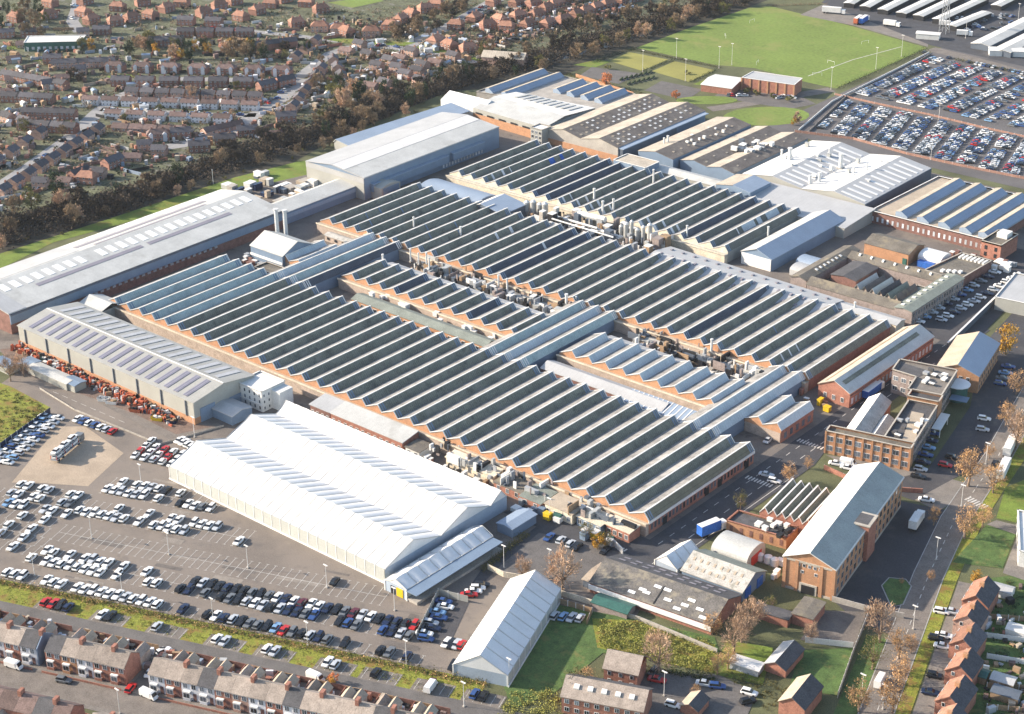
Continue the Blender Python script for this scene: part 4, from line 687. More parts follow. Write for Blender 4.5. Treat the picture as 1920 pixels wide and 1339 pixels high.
for x, y in ((-2.2, -2.2), (2.2, -2.2), (2.2, 2.2), (-2.2, 2.2)): b.tube((x, y, 0), (x*.12, y*.12, 34), .22, .12, 5)
b.obj('legs', 'steel', T); b = B()
for k in range(9):
    z = 3.4*k+1.5; f = 1-.88*z/34; f2 = 1-.88*(z+3.4)/34; c = 2.2
    for (x, y), (x2, y2) in (((-c, -c), (c, -c)), ((c, -c), (c, c)), ((c, c), (-c, c)), ((-c, c), (-c, -c))): b.tube((x*f, y*f, z), (x2*f2, y2*f2, z+3.4), .12, n=4)
b.obj('bracing', 'steel', T)
# school
p0 = g(118, 93); T, P = flat('school', 'school hall with pale green-white roof among the estate trees', 'school', [(p0.x-14, p0.y-16), (p0.x+10, p0.y+6), (p0.x+1, p0.y+16), (p0.x-24, p0.y-6)], 5, 'green_sheet', 'roof_white', .2, 'trim'); plain_win(T, 10, *P[0], *P[1], 1, 1.6, 1.6, 'pane_light')

a_, e_ = g(1908, 1062), g(1905, 985); T, P = flat('white_building', 'white flat building just inside the right edge beside the lawn', 'building', [(a_.x, a_.y), (a_.x+26, a_.y+6), (e_.x+26, e_.y+6), (e_.x, e_.y)], 5, 'render', 'roof_white', .3, 'trim'); plain_win(T, 6, *P[3], *P[0], 1.4, 1.4, 1.6, 'pane')
# ---------------------------------------------------------------- houses
def house_proto(kind, L, W, eave, ridge, roof, wall, hip=0.0, nwin=3, front='white', chim='h_brick', bay=False, storeys=2, back=True):
    """returns a list of (name, mesh, loc, rot, children) in a frame with the front at -y"""
    x, y = L/2, W/2; out = []
    b = B()
    for a, c in (((-x, -y), (x, -y)), ((x, y), (-x, y))): b.face((*a, 0), (*c, 0), (*c, eave), (*a, eave))
    for xx in (-x, x): b.face((xx, -y, 0), (xx, y, 0), (xx, y, eave), (xx, 0, eave if hip else ridge), (xx, -y, eave))
    out.append(('wall', b.mesh('wall', wall), (0, 0, 0), []))
    b = B(); o = .35; ze = eave-.1; hx = x+o-hip
    A, Bq, C, D = (-x-o, -y-o, ze), (x+o, -y-o, ze), (x+o, y+o, ze), (-x-o, y+o, ze); r1, r2 = (-hx, 0, ridge), (hx, 0, ridge)
    b.face(A, Bq, r2, r1); b.face(C, D, r1, r2)
    if hip: b.face(Bq, C, r2); b.face(D, A, r1)
    b.face((-x-o, -y-o, ze-.15), (x+o, -y-o, ze-.15), (x+o, y+o, ze-.15), (-x-o, y+o, ze-.15))
    ch = B().box(-.55, .55, -.4, .4, -1.0, 1.2).mesh('chimney', chim); kids = [('chimney', ch, (cx_, 0, ridge), []) for cx_ in ((-x*.5, x*.5) if L > 11 else (x*.7,))]
    out.append(('roof', b.mesh('roof', roof), (0, 0, 0), kids))
    wm = B().box(-.65, .65, -.07, .05, 0, 1.2).mesh('window', front); pm = B().box(-.5, .5, -.1, 0, .13, 1.07).mesh('window_pane', 'pane')
    for z in ((1.0, 3.5) if storeys == 2 else (1.0,)):
        for i in range(nwin): out.append(('window', wm, (-x+L*(i+.5)/nwin, -y, z), [('window_pane', pm, (0, 0, 0), [])]))
    dm = B().box(-.5, .5, -.07, .05, 0, 2.1).mesh('door', 'brick_dark'); out.append(('door', dm, (x*.12, -y, 0), []))
    if bay:
        bm = B().box(-1.3, 1.3, -.8, .1, 0, 4.9).mesh('bay_front', 'h_white'); gm = B().extr([(-1.5, 4.9), (1.5, 4.9), (0, 6.4)], -.9, .3); gm.v = [(p[1], p[0], p[2]) for p in gm.v]; gm = gm.mesh('bay_gable', 'h_white')
        for s in (-1, 1): out.append(('bay_front', bm, (s*x*.62, -y, 0), [])); out.append(('bay_gable', gm, (s*x*.62, -y, 0), []))
    return out
def place(parts, T):
    for nm, me, loc, kids in parts:
        o = ob(nm, me, T, loc)
        for k in kids: ob(k[0], k[1], o, k[2])
PR = dict(
    white=house_proto('w', 13.5, 8.0, 5.0, 7.6, 'tile_brown', 'h_white', nwin=4), brick=house_proto('b', 13.5, 8.0, 5.0, 7.6, 'tile_dark', 'h_brick', nwin=4), bay=house_proto('y', 14.5, 8.0, 5.0, 7.8, 'tile_brown', 'h_brick', hip=3.2, nwin=4, bay=True),
    orange=house_proto('o', 14, 9.5, 5.0, 8.6, 'tile_orange', 'h_pink', hip=4.2, nwin=4), orange2=house_proto('o2', 12, 8.6, 4.8, 8.0, 'tile_orange', 'h_brick', hip=2.4, nwin=3), dark=house_proto('d', 9.5, 7.5, 4.8, 7.4, 'tile_dark', 'h_pink', nwin=3), bung=house_proto('bg', 11, 8.0, 2.8, 5.2, 'tile_brown', 'h_pink', nwin=3, storeys=1))
DESC = dict(white='white-fronted house', brick='dark-roofed brick house', bay='house with white gabled bays', orange='wide orange-roofed house', orange2='small orange-roofed house', dark='narrow dark-roofed house', bung='low brown-roofed house')
HN = 0
def house(kind, px, py, ang, where, sc_=1.0):
    p = g(px, py); T = thing('house', '%s %s, {n} from the left' % (DESC[kind], where), 'house', p.x, p.y, ang, 'houses of the estate', scale=sc_*(.64 if kind == 'white' else .74)); place(PR[kind], T)
def hrow(kind, a, e, n, where, jit=0.0, flip=False):
    A, E = g(*a), g(*e); d = E-A; ang = math.atan2(d.y, d.x)+(math.pi if flip else 0)
    for i in range(n):
        p = A+d*(i/max(1, n-1)); q = scr(p); house(kind, q[0], q[1], ang+random.uniform(-jit, jit), where)
HA = YAW-math.pi/2                      # across the line of sight
hrow('white', (172, 195), (470, 205), 9, 'in the long row above the cross street'); hrow('brick', (22, 190), (85, 193), 3, 'at the left end of the long row')
hrow('brick', (62, 220), (126, 222), 3, 'left of the diagonal road'); hrow('white', (215, 221), (418, 230), 6, 'in the second row below the cross street')
hrow('bay', (217, 133), (530, 141), 7, 'in the row facing the green strip'); hrow('brick', (228, 160), (457, 162), 6, 'backing onto the gabled-bay row')
hrow('dark', (7, 366), (183, 252), 9, 'on the lower side of the diagonal road', .1); hrow('dark', (-5, 312), (75, 258), 4, 'on the upper side of the diagonal road', .1); hrow('brick', (150, 335), (212, 312), 2, 'near the trees below the diagonal road')
for k, x, y, a in [('dark', 185, 333, .5), ('orange2', 165, 342, .4), ('dark', 272, 281, .9), ('bay', 297, 262, .9), ('dark', 300, 291, .6), ('brick', 340, 258, .9), ('brick', 375, 283, .8), ('brick', 423, 270, .8), ('brick', 465, 254, .9), ('bung', 515, 258, .8), ('brick', 537, 228, .9), ('bung', 250, 300, .7), ('bung', 120, 345, .5), ('dark', 78, 352, .6)]: house(k, x, y, a, 'between the bend and the wooded bank')
hrow('dark', (603, 137), (550, 208), 6, 'on the right of the curving road', .1, True); hrow('dark', (592, 84), (555, 114), 3, 'on the left of the curving road', .1, True)
for i, (x, y) in enumerate([(650, 100), (675, 91), (707, 131), (730, 121), (750, 113), (772, 104), (783, 141), (792, 130), (817, 122), (850, 113), (760, 147), (788, 159), (695, 166), (722, 164), (745, 135), (690, 110)]): house('dark' if i % 4 else 'bung', x, y, HA+R_(-38 if i % 2 else -30), 'in the cluster above the white-hall trees')
for i, (x, y) in enumerate([(557, 50), (600, 58), (637, 62), (650, 66), (697, 67), (733, 55), (752, 43), (772, 33), (798, 23), (818, 15), (817, 84), (843, 92), (878, 98), (855, 54), (890, 40), (937, 44), (915, 54), (950, 57), (925, 10)]): house('orange' if i in (1, 2, 4, 10) else 'orange2', x, y, HA+(0 if i in (1, 2, 4) else R_([25, -20, 60, -50][i % 4])), 'around the tree-lined avenue')
for i, (x, y) in enumerate([(972, 37), (990, 53), (1007, 34), (1027, 51), (1058, 44), (1025, 22), (1042, 14), (1080, 34), (1100, 28), (1118, 21), (1140, 15), (1165, 8), (1060, 7), (1080, 3), (1000, 14), (968, 12), (1190, 2)]): house('orange2', x, y, HA+R_([35, 48, 40, 55][i % 4]), 'in the rank above the river bank')
for i, (x, y) in enumerate([(93, 34), (157, 30), (172, 44), (222, 20), (248, 40), (217, 47), (283, 35), (313, 22), (342, 12), (383, 30), (412, 17), (452, 38), (483, 26), (508, 14), (533, 4), (602, 24), (95, 12), (160, 8), (575, 12), (440, 8), (268, 10), (30, 40)]): house('orange2', x, y, HA+R_([30, -35, 55, -15, 42][i % 5]), 'in the topmost rows of the estate')
hrow('brick', (350, 46), (402, 48), 2, 'facing the top green'); hrow('brick', (350, 68), (460, 68), 4, 'above the middle tree belt')
for k, x, y, a in [('brick', 100, 118, .05), ('bung', 27, 116, .3), ('brick', 58, 69, 0), ('brick', 192, 64, 0), ('dark', 157, 68, .2), ('bung', 25, 153, .2), ('dark', 150, 139, .3), ('bung', 117, 151, .2), ('dark', 92, 166, .4), ('bung', 10, 178, .1), ('bung', 45, 88, .2), ('brick', 12, 70, .2)]: house(k, x, y, HA+a, 'around the school')
p = g(947, 120); Hall('club_house', 'pale long house with brown roof standing by the river bridge', 'house', p.x, p.y, HA-.3, 24, 10, 4.5, 7, 'roof_beige', 'h_pink', slope2='roof_brown')
for kd, a, e, n, wh in [('brick', (20, 150), (112, 166), 5, 'in the short row left of the junction'), ('dark', (250, 181), (480, 190), 9, 'backing onto the white-fronted row'), ('bung', (228, 244), (335, 249), 5, 'below the second white row'), ('brick', (55, 243), (128, 248), 4, 'below the left brick row'), ('dark', (110, 128), (205, 124), 5, 'below the school'), ('brick', (540, 88), (470, 96), 4, 'right of the middle tree belt'), ('dark', (15, 228), (48, 236), 2, 'at the left edge above the diagonal road'), ('bung', (395, 250), (440, 240), 3, 'inside the road bend'), ('brick', (270, 86), (330, 84), 3, 'behind the middle tree belt'), ('brick', (500, 168), (535, 160), 2, 'near the curving road corner'), ('dark', (625, 120), (640, 150), 3, 'right of the curving road, back line')]: hrow(kd, a, e, n, wh, .08)
# terraces by the back lane: every dwelling is its own house
def terrace(s0, s1, n, t0, depth, walls, where, flip=False, roof='tile_slate', ln=0):
    w = (s1-s0)/n
    for i in range(n):
        c = cp(s0+w*(i+.5), t0+depth/2); wl = walls[i % len(walls)]
        T = thing('terraced_house', '%s terraced house %s, {n} from the left' % ({'h_white': 'white-painted', 'brick': 'red-brick', 'h_pink': 'pink-washed', 'brick_orange': 'orange-brick'}[wl], where), 'house', c.x, c.y, CA+(math.pi if flip else 0), 'terraced houses')
        x, y = w/2, depth/2; e, r = 5.3, 7.9
        b = B(); b.face((-x, -y, 0), (x, -y, 0), (x, -y, e), (-x, -y, e)); b.face((x, y, 0), (-x, y, 0), (-x, y, e), (x, y, e))
        for xx in (-x, x): b.face((xx, -y, 0), (xx, y, 0), (xx, y, e), (xx, 0, r), (xx, -y, e))
        b.obj('wall', wl, T)
        rf = B().extr([(-y-.3, e-.1), (0, r), (y+.3, e-.1), (y+.3, e+.08), (0, r+.2), (-y-.3, e+.08)], -x+.02, x-.02).obj('roof', roof if (i+ln) % 5 else 'roof_dk', T)
        if i % 2: B().box(-.5+x, .5+x, -.9, .9, 6.6, 9.2).obj('chimney', 'brick', rf); 
        for z in (1.0, 3.5):
            win(T, 2 if z > 3 else 1, -x if z > 3 else -x*.75, -y if z > 3 else -y-.62, x if z > 3 else x*.12, -y if z > 3 else -y-.62, z if z > 3 else .9, 1.4 if z > 3 else 1.9, 1.6, 'white', 'pane')
        B().box(x*.35, x*.35+1.0, -y-.06, -y+.05, 0, 2.2).obj('door', 'brick_dark', T); B().box(-x*.75, x*.12, -y-.75, -y, 0, .9).obj('bay_base', wl, T); B().box(-x*.75, x*.12, -y-.75, -y, 2.6, 2.9).obj('bay_roof', 'white', T); B().box(-x+.05, x-.05, -y-.12, -y, 4.95, 5.2).obj('gutter', 'white', T)
        rw = B().extr([(-1.4, 0), (1.4, 0), (1.4, 3.6), (0, 5.0), (-1.4, 3.6)], 0, 5.2); rw.v = [((-x*.35 if i % 2 else x*.35)+p[1], y+p[0], p[2]) for p in rw.v]; rw.obj('rear_wing', 'brick_pale' if i % 3 else 'brick', T)
        rr = B(); ox = (-x*.35 if i % 2 else x*.35)
        for sg in (-1, 1): rr.hexa([(ox+sg*1.6, y, 3.45), (ox, y, 5.05), (ox, y+5.4, 5.05), (ox+sg*1.6, y+5.4, 3.45)], [(ox+sg*1.6, y, 3.6), (ox, y, 5.2), (ox, y+5.4, 5.2), (ox+sg*1.6, y+5.4, 3.6)])
        rr.obj('rear_wing_roof', 'sand' if i % 4 else 'tile_slate', T)
        B().box(-x-.08, -x+.08, y, y+9, 0, 1.8).obj('yard_wall', 'brick', T); B().box(-x, x, y+8.9, y+9.1, 0, 1.9).obj('back_wall', 'brick_dark' if i % 2 else 'wood', T); B().box(-x+.1, x-.1, -y-2.6, -y-2.45, 0, .7).obj('front_wall', 'brick', T)
terrace(4, 34.3, 6, -35.4, 7.4, ['h_white', 'brick', 'h_white'], 'left of the narrow gap')
c = cp(34.5, -31.7); T = thing('party_wall', 'pale rendered gable wall at the end of the left terrace', 'gable wall', c.x, c.y, CA); B().extr([(-3.9, 0), (3.9, 0), (3.9, 5.4), (0, 8.3), (-3.9, 5.4)], 0, .3).obj('render', 'clad_blue_and_shade', T)  # white gable end with its bluish shade painted in
terrace(37, 61.4, 5, -35.4, 7.4, ['brick', 'brick_orange', 'h_white', 'brick', 'brick'], 'in the middle block of the terrace')
terrace(68.3, 146, 16, -35.4, 7.4, ['h_white', 'brick', 'h_white', 'h_white', 'brick', 'h_pink', 'h_white', 'brick'], 'in the long right block of the terrace', ln=2)
terrace(-2, 60, 12, -60, 7.6, ['brick', 'h_white', 'brick'], 'across the street at the bottom edge', True, 'tile_brown'); terrace(66, 105, 7, -61, 7.6, ['brick', 'h_white'], 'at the bottom edge right of the street corner', True, 'tile_slate', 1)
# right-hand houses along the boulevard
for i, (px, py, a, w1) in enumerate([(1836, 1140, 100, 'brick'), (1818, 1182, 100, 'h_pink'), (1812, 1226, 98, 'brick'), (1805, 1275, 98, 'brick'), (1790, 1330, 97, 'brick'), (1775, 1385, 97, 'brick')]):
    p = g(px, py); L = (10.5, 8, 8.5, 8.5, 10, 10)[i]
    H = Hall('gabled_house', 'gabled house with lit orange and shaded dark slopes by the boulevard, {n} from the left', 'house', p.x, p.y, R_(a), L, 7.2, 4.4, 7.2, 'tile_dark', w1, slope2='tile_orange', over=.35, group='houses along the boulevard')  # sunlit and shaded slopes of one roof are set apart by tile colour
    for z in (1.0, 3.5): win(H.T, 3, L/2, 3.6, -L/2, 3.6, z, 1.3, 1.3); win(H.T, 2, -L/2, 3.0, -L/2, -3.0, z, .9, 1.2)
    B().box(-.5, .5, -.6, .6, 6.4, 8.4).obj('chimney', 'brick_orange', H.T); pass
# flats and cottages at the bottom
H = Hall('flats', 'long brick flats with brown roof and dormers at the bottom edge', 'flats', *g(1138, 1330, 0)[:2], R_(22), 21, 10, 5.2, 8.2, 'tile_slate', 'brick', slope2='roof_dk')
for z in (1, 3.4): win(H.T, 8, -10.5, -5, 10.5, -5, z, 1.3, 1.3)
for i in range(5): H.panel('dormer', -1, -8+3.6*i, -6.6+3.6*i, .4, .62, 'trim', th=.35)
H = Hall('flats', 'small brick house with grey hipped roof above the flats', 'house', *g(1172, 1272)[:2], R_(20), 9, 8.5, 5, 8, 'tile_slate', 'brick', gables=False, slope2='roof_dk'); 
for z in (1, 3.3): win(H.T, 3, -4.5, -4.25, 4.5, -4.25, z, 1, 1.2)
for i, (px, py, a, L, W, e, r, roof, s2, lab) in enumerate([(1470, 1245, 97, 11, 6, 2.4, 4.0, 'roof_dk', 'roof_grey', 'dark slate scout hut beside the small green'), (1500, 1325, 98, 11, 7, 4, 6.4, 'roof_dk', 'sand', 'cottage with sandy left slope and dark right slope at the bottom'), (1302, 1330, 98, 6, 5, 2.3, 3.6, 'roof_dk', 'sand', 'tiny garage with sandy slope in the flats court'), (1515, 1160, 100, 9, 6, 3.4, 3.6, 'roof_felt', 'roof_felt', 'flat brick box with white eaves below the tall brick hall'), (1462, 1165, 10, 6, 4, 2.6, 2.9, 'roof_dk', 'roof_dk', 'brick electricity hut left of the flat brick box'), (1432, 1155, 10, 5, 4, 2.4, 2.7, 'roof_dk', 'roof_dk', 'smaller brick hut near the bare trees'), (1400, 1255, 10, 8, 4, 2, 2.5, 'roof_white', 'roof_white', 'white-roofed greenhouse in the rear garden')]):
    p = g(px, py); Hall('outbuilding', lab, 'outbuilding', p.x, p.y, R_(a), L, W, e, r, roof, 'brick' if i not in (6,) else 'pane_light', slope2=s2)
# ---------------------------------------------------------------- cars
def car_meshes(L=4.5, W=1.85, h=1.45, kind='saloon'):
    x, y = L/2, W/2; b = B(); zb = .28; zs = .88
    secs = [(-x, .42, .70, .80), (-x+.25, .30, .84, .95), (-x*.45, .28, .90, 1.0), (x*.35, .28, .90, 1.0), (x-.35, .30, .80, .94), (x, .42, .64, .78)]
    for i in range(len(secs)-1):
        a, c = secs[i], secs[i+1]
        def ring(s): return [(s[0], -y*s[3], s[1]), (s[0], -y*s[3]*1.0, s[2]-.12), (s[0], -y*s[3]*.88, s[2]), (s[0], y*s[3]*.88, s[2]), (s[0], y*s[3], s[2]-.12), (s[0], y*s[3], s[1])]
        A, C = ring(a), ring(c)
        for k in range(6): b.face(A[k], C[k], C[(k+1) % 6], A[(k+1) % 6])
    for s in (secs[0], secs[-1]): b.face(*[(s[0], -y*s[3], s[1]), (s[0], y*s[3], s[1]), (s[0], y*s[3]*.88, s[2]), (s[0], -y*s[3]*.88, s[2])])
    r0, r1 = (-x*.62, x*.38) if kind == 'saloon' else (-x*.92, x*.40); t0, t1 = (-x*.38, x*.10) if kind == 'saloon' else (-x*.80, x*.12)
    gl = B().hexa([(r0, -y*.86, zs), (r1, -y*.86, zs), (r1, y*.86, zs), (r0, y*.86, zs)], [(t0, -y*.66, h-.06), (t1, -y*.66, h-.06), (t1, y*.66, h-.06), (t0, y*.66, h-.06)])
    rf = B().hexa([(t0-.05, -y*.68, h-.06), (t1+.05, -y*.68, h-.06), (t1+.05, y*.68, h-.06), (t0-.05, y*.68, h-.06)], [(t0+.1, -y*.58, h), (t1-.1, -y*.58, h), (t1-.1, y*.58, h), (t0+.1, y*.58, h)])
    return b, gl, rf
CM = {}
for kd, args in dict(saloon=(4.7, 1.85, 1.42, 'saloon'), hatch=(4.2, 1.8, 1.52, 'hatch')).items():
    b, gl, rf = car_meshes(*args)
    CM[kd] = (b, gl.mesh('windows', 'car_glass'), rf, args[0])
CW = B().tube((0, -.11, 0), (0, .11, 0), .32, .32, 8).mesh('wheel', 'tyre'); CB = {}
CARN = [0]
CNAME = dict(W='white', S='silver', G='grey', K='black', B='blue', N='navy', R='red', E='green', Y='gold', L='sky_blue', M='maroon')
STUFF = []
def car(x, y, ang, col, where, z=.1, kind=None, grp=None):
    cn = CNAME[col]; kind = kind or ('saloon' if random.random() < .55 else 'hatch')
    if (kind, cn) not in CB: CB[kind, cn] = (CM[kind][0].mesh('body', 'car_'+cn), CM[kind][2].mesh('roof_panel', 'car_'+cn))
    bm, rm = CB[kind, cn]; L = CM[kind][3]; CARN[0] += 1
    T = thing('parked_car', ('%s car %s, {n} one' if 'lay-by' in where else '%s car %s, {n} from the left') % (cn.replace('_', ' '), where), 'car', x, y, ang, grp or 'parked cars', z=z, scale=1.06)
    ob('body', bm, T); ob('windows', CM[kind][1], T); ob('roof_panel', rm, T)
    for sx in (-.30, .31):
        for sy in (-.8, .8): ob('wheel', CW, T, (sx*L, sy, .32))
def crow(t, s0, cols, where, step=2.62, jit=.12, face=1):
    for i, c in enumerate(cols):
        if c == '.': continue
        p = cp(s0+step*i, t+random.uniform(-.25, .25)); car(p.x, p.y, CA+R_(90)*(1 if (i*7+face) % 3 else -1)+random.uniform(-.03, .03), c, where)
crow(0, 0.2, 'WWW..WWW.WWWWWWSWWWW..N..KWNSKGGKLRGKSNG.K...KG.N....KG.RG', 'in the row along the hedge')
crow(9.1, 2.2, 'W.WWWWWWWW.W...WW..KN.G.KGKSWSKSNNGB..KBG..BNSG.......Y', 'in the near half of the dark middle rank')
crow(13.8, -1, '..WW.W.WSWW.W..W.....KSKKNKKGKGWNWMWWNKGMSWKNNKRK', 'in the far half of the dark middle rank')
crow(26.8, 92, 'K', 'alone among the empty bays'); crow(37.2, 0.5, 'WWWWWSW.W.WWWWS......W', 'in the near half of the white rank'); crow(42.1, 1, '....W...W..WW.WWWS', 'in the far half of the white rank')
crow(51.4, 1.5, 'WWSWSW.W..KWWGW', 'in the near half of the rank by the tent'); crow(56.7, 1.2, '.W.WWSWK.W', 'in the far half of the rank by the tent')
for t, s, c in ((44.8, -25.8, 'WW.WS..WW'), (39.6, -25.6, 'SW.WW..SG'), (34.2, -23, 'LWW..SW.WW'[:9]), (28.8, -30, 'S.S...W..W'), (23.1, -15.1, 'W..W'), (18.1, -14.5, 'S..W'), (12.8, -6.6, 'W')): crow(t, s, c, 'in the loose ranks at the left edge, %s line' % {44.8: 'top', 39.6: 'second', 34.2: 'third', 28.8: 'fourth', 23.1: 'fifth', 18.1: 'sixth', 12.8: 'lowest'}[t])
for k, (s, cols) in enumerate([(19.5, 'RRKN'), (38, 'WK'), (55.5, 'S'), (74, 'WS'), (89, 'WS'), (107, 'WS'), (121, 'K'), (136.5, 'M'), (149, 'BK')]): crow(-9.6, s, cols, 'in the %s grass lay-by from the left' % ordinal(k+1), step=2.5)
A0, A1 = g(2, 868), g(97, 785); d = (A1-A0); ang = math.atan2(d.y, d.x)
for i in range(11):
    p = A0+d*(i/10); q = Vector((-d.y, d.x, 0)).normalized()
    for k in (0, 1): car(p.x-q.x*(2.3-4.8*k), p.y-q.y*(2.3-4.8*k), ang+R_(88), 'WLSWSWBSWSW'[(i+k*3) % 11], 'in the double line at the left edge, %s line' % ('front', 'rear')[k])
A0, A1 = g(147, 788), g(212, 812)
for i, c in enumerate('WBWBWSR'): p = A0.lerp(A1, i/6); car(p.x, p.y, R_(108), c, 'in the short line below the lane')
for i in range(16):
    p = g(255+(i % 5)*17+(i//5)*10, 850+(i % 5)*4-(i//5)*9+6); car(p.x, p.y, R_(115), 'WWSWWRWWRWWWRWWW'[i], 'in the cluster left of the huge tent')
for i in range(4): p = g(338+8*i, 828+4*i); car(p.x, p.y, R_(100), 'W', 'beside the left gable of the huge tent')
for i in range(8): p = g(832-6*i+(i % 2)*9, 1131+10*i); car(p.x, p.y, R_(25), 'BWLBSNWB'[i], 'inside the walled compound')
for i, c in enumerate('RWWK'): p = g(880+8*i, 1118-6*i); car(p.x, p.y, R_(40), c, 'behind the lone tent')
for i, c in enumerate('WKSR'): p = g(838+9*i, 1208+1.5*i); car(p.x, p.y, R_(110), c, 'below the compound')
for i, (x, y) in enumerate([(1030, 1010), (1052, 1016), (1070, 1023), (1082, 1028), (1135, 1035)]): p = g(x, y); car(p.x, p.y, R_(100), 'BSSKK'[i], 'in the small court above the lone bare tree')
for i in range(4): p = g(1040+16*i, 1158+1.5*i); car(p.x, p.y, R_(105), 'SLSS'[i], 'beside the lone tent in the fenced bays')
for i, (x, y, a) in enumerate([(1225, 1262, 100), (1232, 1278, 20), (1322, 1285, 25), (1345, 1290, 30), (1405, 1302, 15), (1262, 1325, 15), (1402, 1318, 60), (1110, 1280, 20), (1145, 1283, 20)]): p = g(x, y); car(p.x, p.y, R_(a), 'KRSBWWKGK'[i], 'in the flats court')
for i in range(9): p = g(1758-4.6*i, 788+13.5*i); car(p.x, p.y, R_(15), 'NKBNLBNSK'[i], 'along the office wing')
for i, (x, y, a) in enumerate([(1845, 788, 20), (1772, 875, 15), (1785, 860, 15), (1838, 645, 15), (1845, 660, 10), (1890, 690, 20), (1885, 702, 20), (1880, 712, 20), (1875, 722, 20), (1770, 735, 15), (1778, 725, 15), (1842, 808, 20), (1568, 872, 20), (1590, 880, 15), (1737, 940, 20), (1865, 872, 105)]): p = g(x, y); car(p.x, p.y, R_(a), 'WRKKMBLGBKNSWWWK'[i], 'on the office side of the boulevard')
for i in range(12): p = g(1722+13.0*i, 605-8.4*i); car(p.x, p.y, R_(12), 'WLSSNSBLSGNW'[i], 'in the courtyard lot beside the windowed range')
for i in range(13): p = g(1765+12.2*i, 602-7.0*i); car(p.x, p.y, R_(12), 'SWNSWSWNSWWWW'[i], 'in the courtyard lot along the dark wall')
for i, (x, y) in enumerate([(1770, 1195), (1768, 1215), (1755, 1200), (1752, 1270), (1745, 1302), (1785, 1150), (1765, 1150)]): p = g(x, y); car(p.x, p.y, R_(20), 'WWKKNSW'[i], 'on the drives of the boulevard houses')
for s, t, a, c, w_ in [(64, -24, 95, 'S', 'in the side road between the terraces'), (64.8, -29, 95, 'W', 'in the side road between the terraces'), (63.5, -36.8, 95, 'R', 'in the side road between the terraces'), (45, -39.5, 3, 'G', 'parked in the terrace street'), (63.2, -19.5, 60, 'W', 'at the top of the side road')]: p = cp(s, t); car(p.x, p.y, CA+R_(a), c, w_)
for i, (x, y, a, c) in enumerate([(1440, 828, 100, 'S'), (1437, 893, 15, 'S'), (1452, 905, 15, 'W'), (1142, 985, 60, 'W')]): p = g(x, y); car(p.x, p.y, R_(a), c, 'beside the works road')
# the far storage park: hundreds of cars nobody can pick apart
cols = ['car_white', 'car_silver', 'car_grey', 'car_black', 'car_blue', 'car_navy', 'car_red', 'car_sky_blue', 'car_glass']
wts = [22, 16, 12, 12, 17, 10, 6, 5]; fb = B(); rc = random.Random(11)
def fcar(x, y, a):
    m = rc.choices(range(8), wts)[0]; c, s = math.cos(a), math.sin(a); L = 3.9
    fb.obox(x, y, .4, .95, L, 1.8, a, m, .94); fb.obox(x-c*.2, y-s*.2, .95, 1.4, L*.58, 1.6, a, 8, .78); fb.obox(x-c*.2, y-s*.2, 1.4, 1.46, L*.42, 1.2, a, m, .9)
def frow(a, e, ang, dens=.95, st=2.5):
    A, E = Vector((*a, 0)), Vector((*e, 0)); d = E-A; n = int(d.length/st)
    for i in range(n):
        if rc.random() < dens: p = A+d*(i/n); fcar(p.x+rc.uniform(-.3, .3), p.y+rc.uniform(-.2, .2), ang+rc.uniform(-.04, .04)+(math.pi if rc.random() < .5 else 0))
frow((-423.6, 723), (-434.8, 771), R_(12))
for i in range(16):
    u = -414.4+11.3*i
    for o in (0, 3.9): frow((u+o, 721-.2*i), (u+o-13.0, 771), R_(14), .96)
for i in range(16):
    u = -438+12.2*i
    for o in (0, 4.0): frow((u+o, 784), (u+o-.8+.6*i*.2, 868-1.2*i), R_(0), .9 if i < 5 else .8, 2.7)
frow((-448, 872), (-370, 868), R_(90), .7)
for i in range(40): p = g(rc.uniform(1500, 1900), rc.uniform(185, 200)) if False else g(1790+rc.uniform(0, 120), 28+rc.uniform(0, 30)); fcar(p.x, p.y, rc.uniform(0, 3))
for a, e, n in [((150, 240), (30, 340), 12), ((500, 200), (560, 150), 9), ((420, 240), (330, 270), 6), ((860, 40), (930, 2), 10), ((680, 82), (780, 92), 5), ((240, 172), (480, 155), 12), ((200, 208), (460, 216), 14), ((140, 10), (136, 40), 4), ((640, 70), (360, 54), 9), ((1365, 178), (1395, 182), 5), ((1440, 182), (1510, 186), 8)]:
    for i in range(n): q = Vector(a).lerp(Vector(e), rc.random()); p = g(q.x+rc.uniform(-5, 5), q.y+rc.uniform(-2, 2)); fcar(p.x, p.y, rc.uniform(0, 3.1))
o = fb.obj('storage_cars', cols); o['kind'] = 'stuff'; o['label'] = 'mass of parked cars filling the far storage park and estate streets'; o['category'] = 'cars'
# ---------------------------------------------------------------- vans, lorries, trailers
def van(px, py, ang, m, label, L=5.2, h=2.2):
    p = g(px, py); T = thing('van', label, 'van', p.x, p.y, R_(ang), z=.1)
    B().extr([(-.95, .4), (.95, .4), (.95, h-.3), (.8, h), (-.8, h), (-.95, h-.3)], -L/2, L*.22).obj('body', m, T); b = B(); b.hexa([(L*.22, -.95, .4), (L/2, -.92, .4), (L/2, .92, .4), (L*.22, .95, .4)], [(L*.22, -.8, h-.05), (L*.30, -.8, h-.1), (L*.30, .8, h-.1), (L*.22, .8, h-.05)]); b.obj('cab', m, T)
    B().hexa([(L*.36, -.8, 1.2), (L*.42, -.8, 1.15), (L*.42, .8, 1.15), (L*.36, .8, 1.2)], [(L*.31, -.7, h-.25), (L*.36, -.7, h-.28), (L*.36, .7, h-.28), (L*.31, .7, h-.25)]).obj('windscreen', 'car_glass', T)
    for sx in (-.32, .32):
        for sy in (-.85, .85): ob('wheel', CW, T, (sx*L, sy, .34))
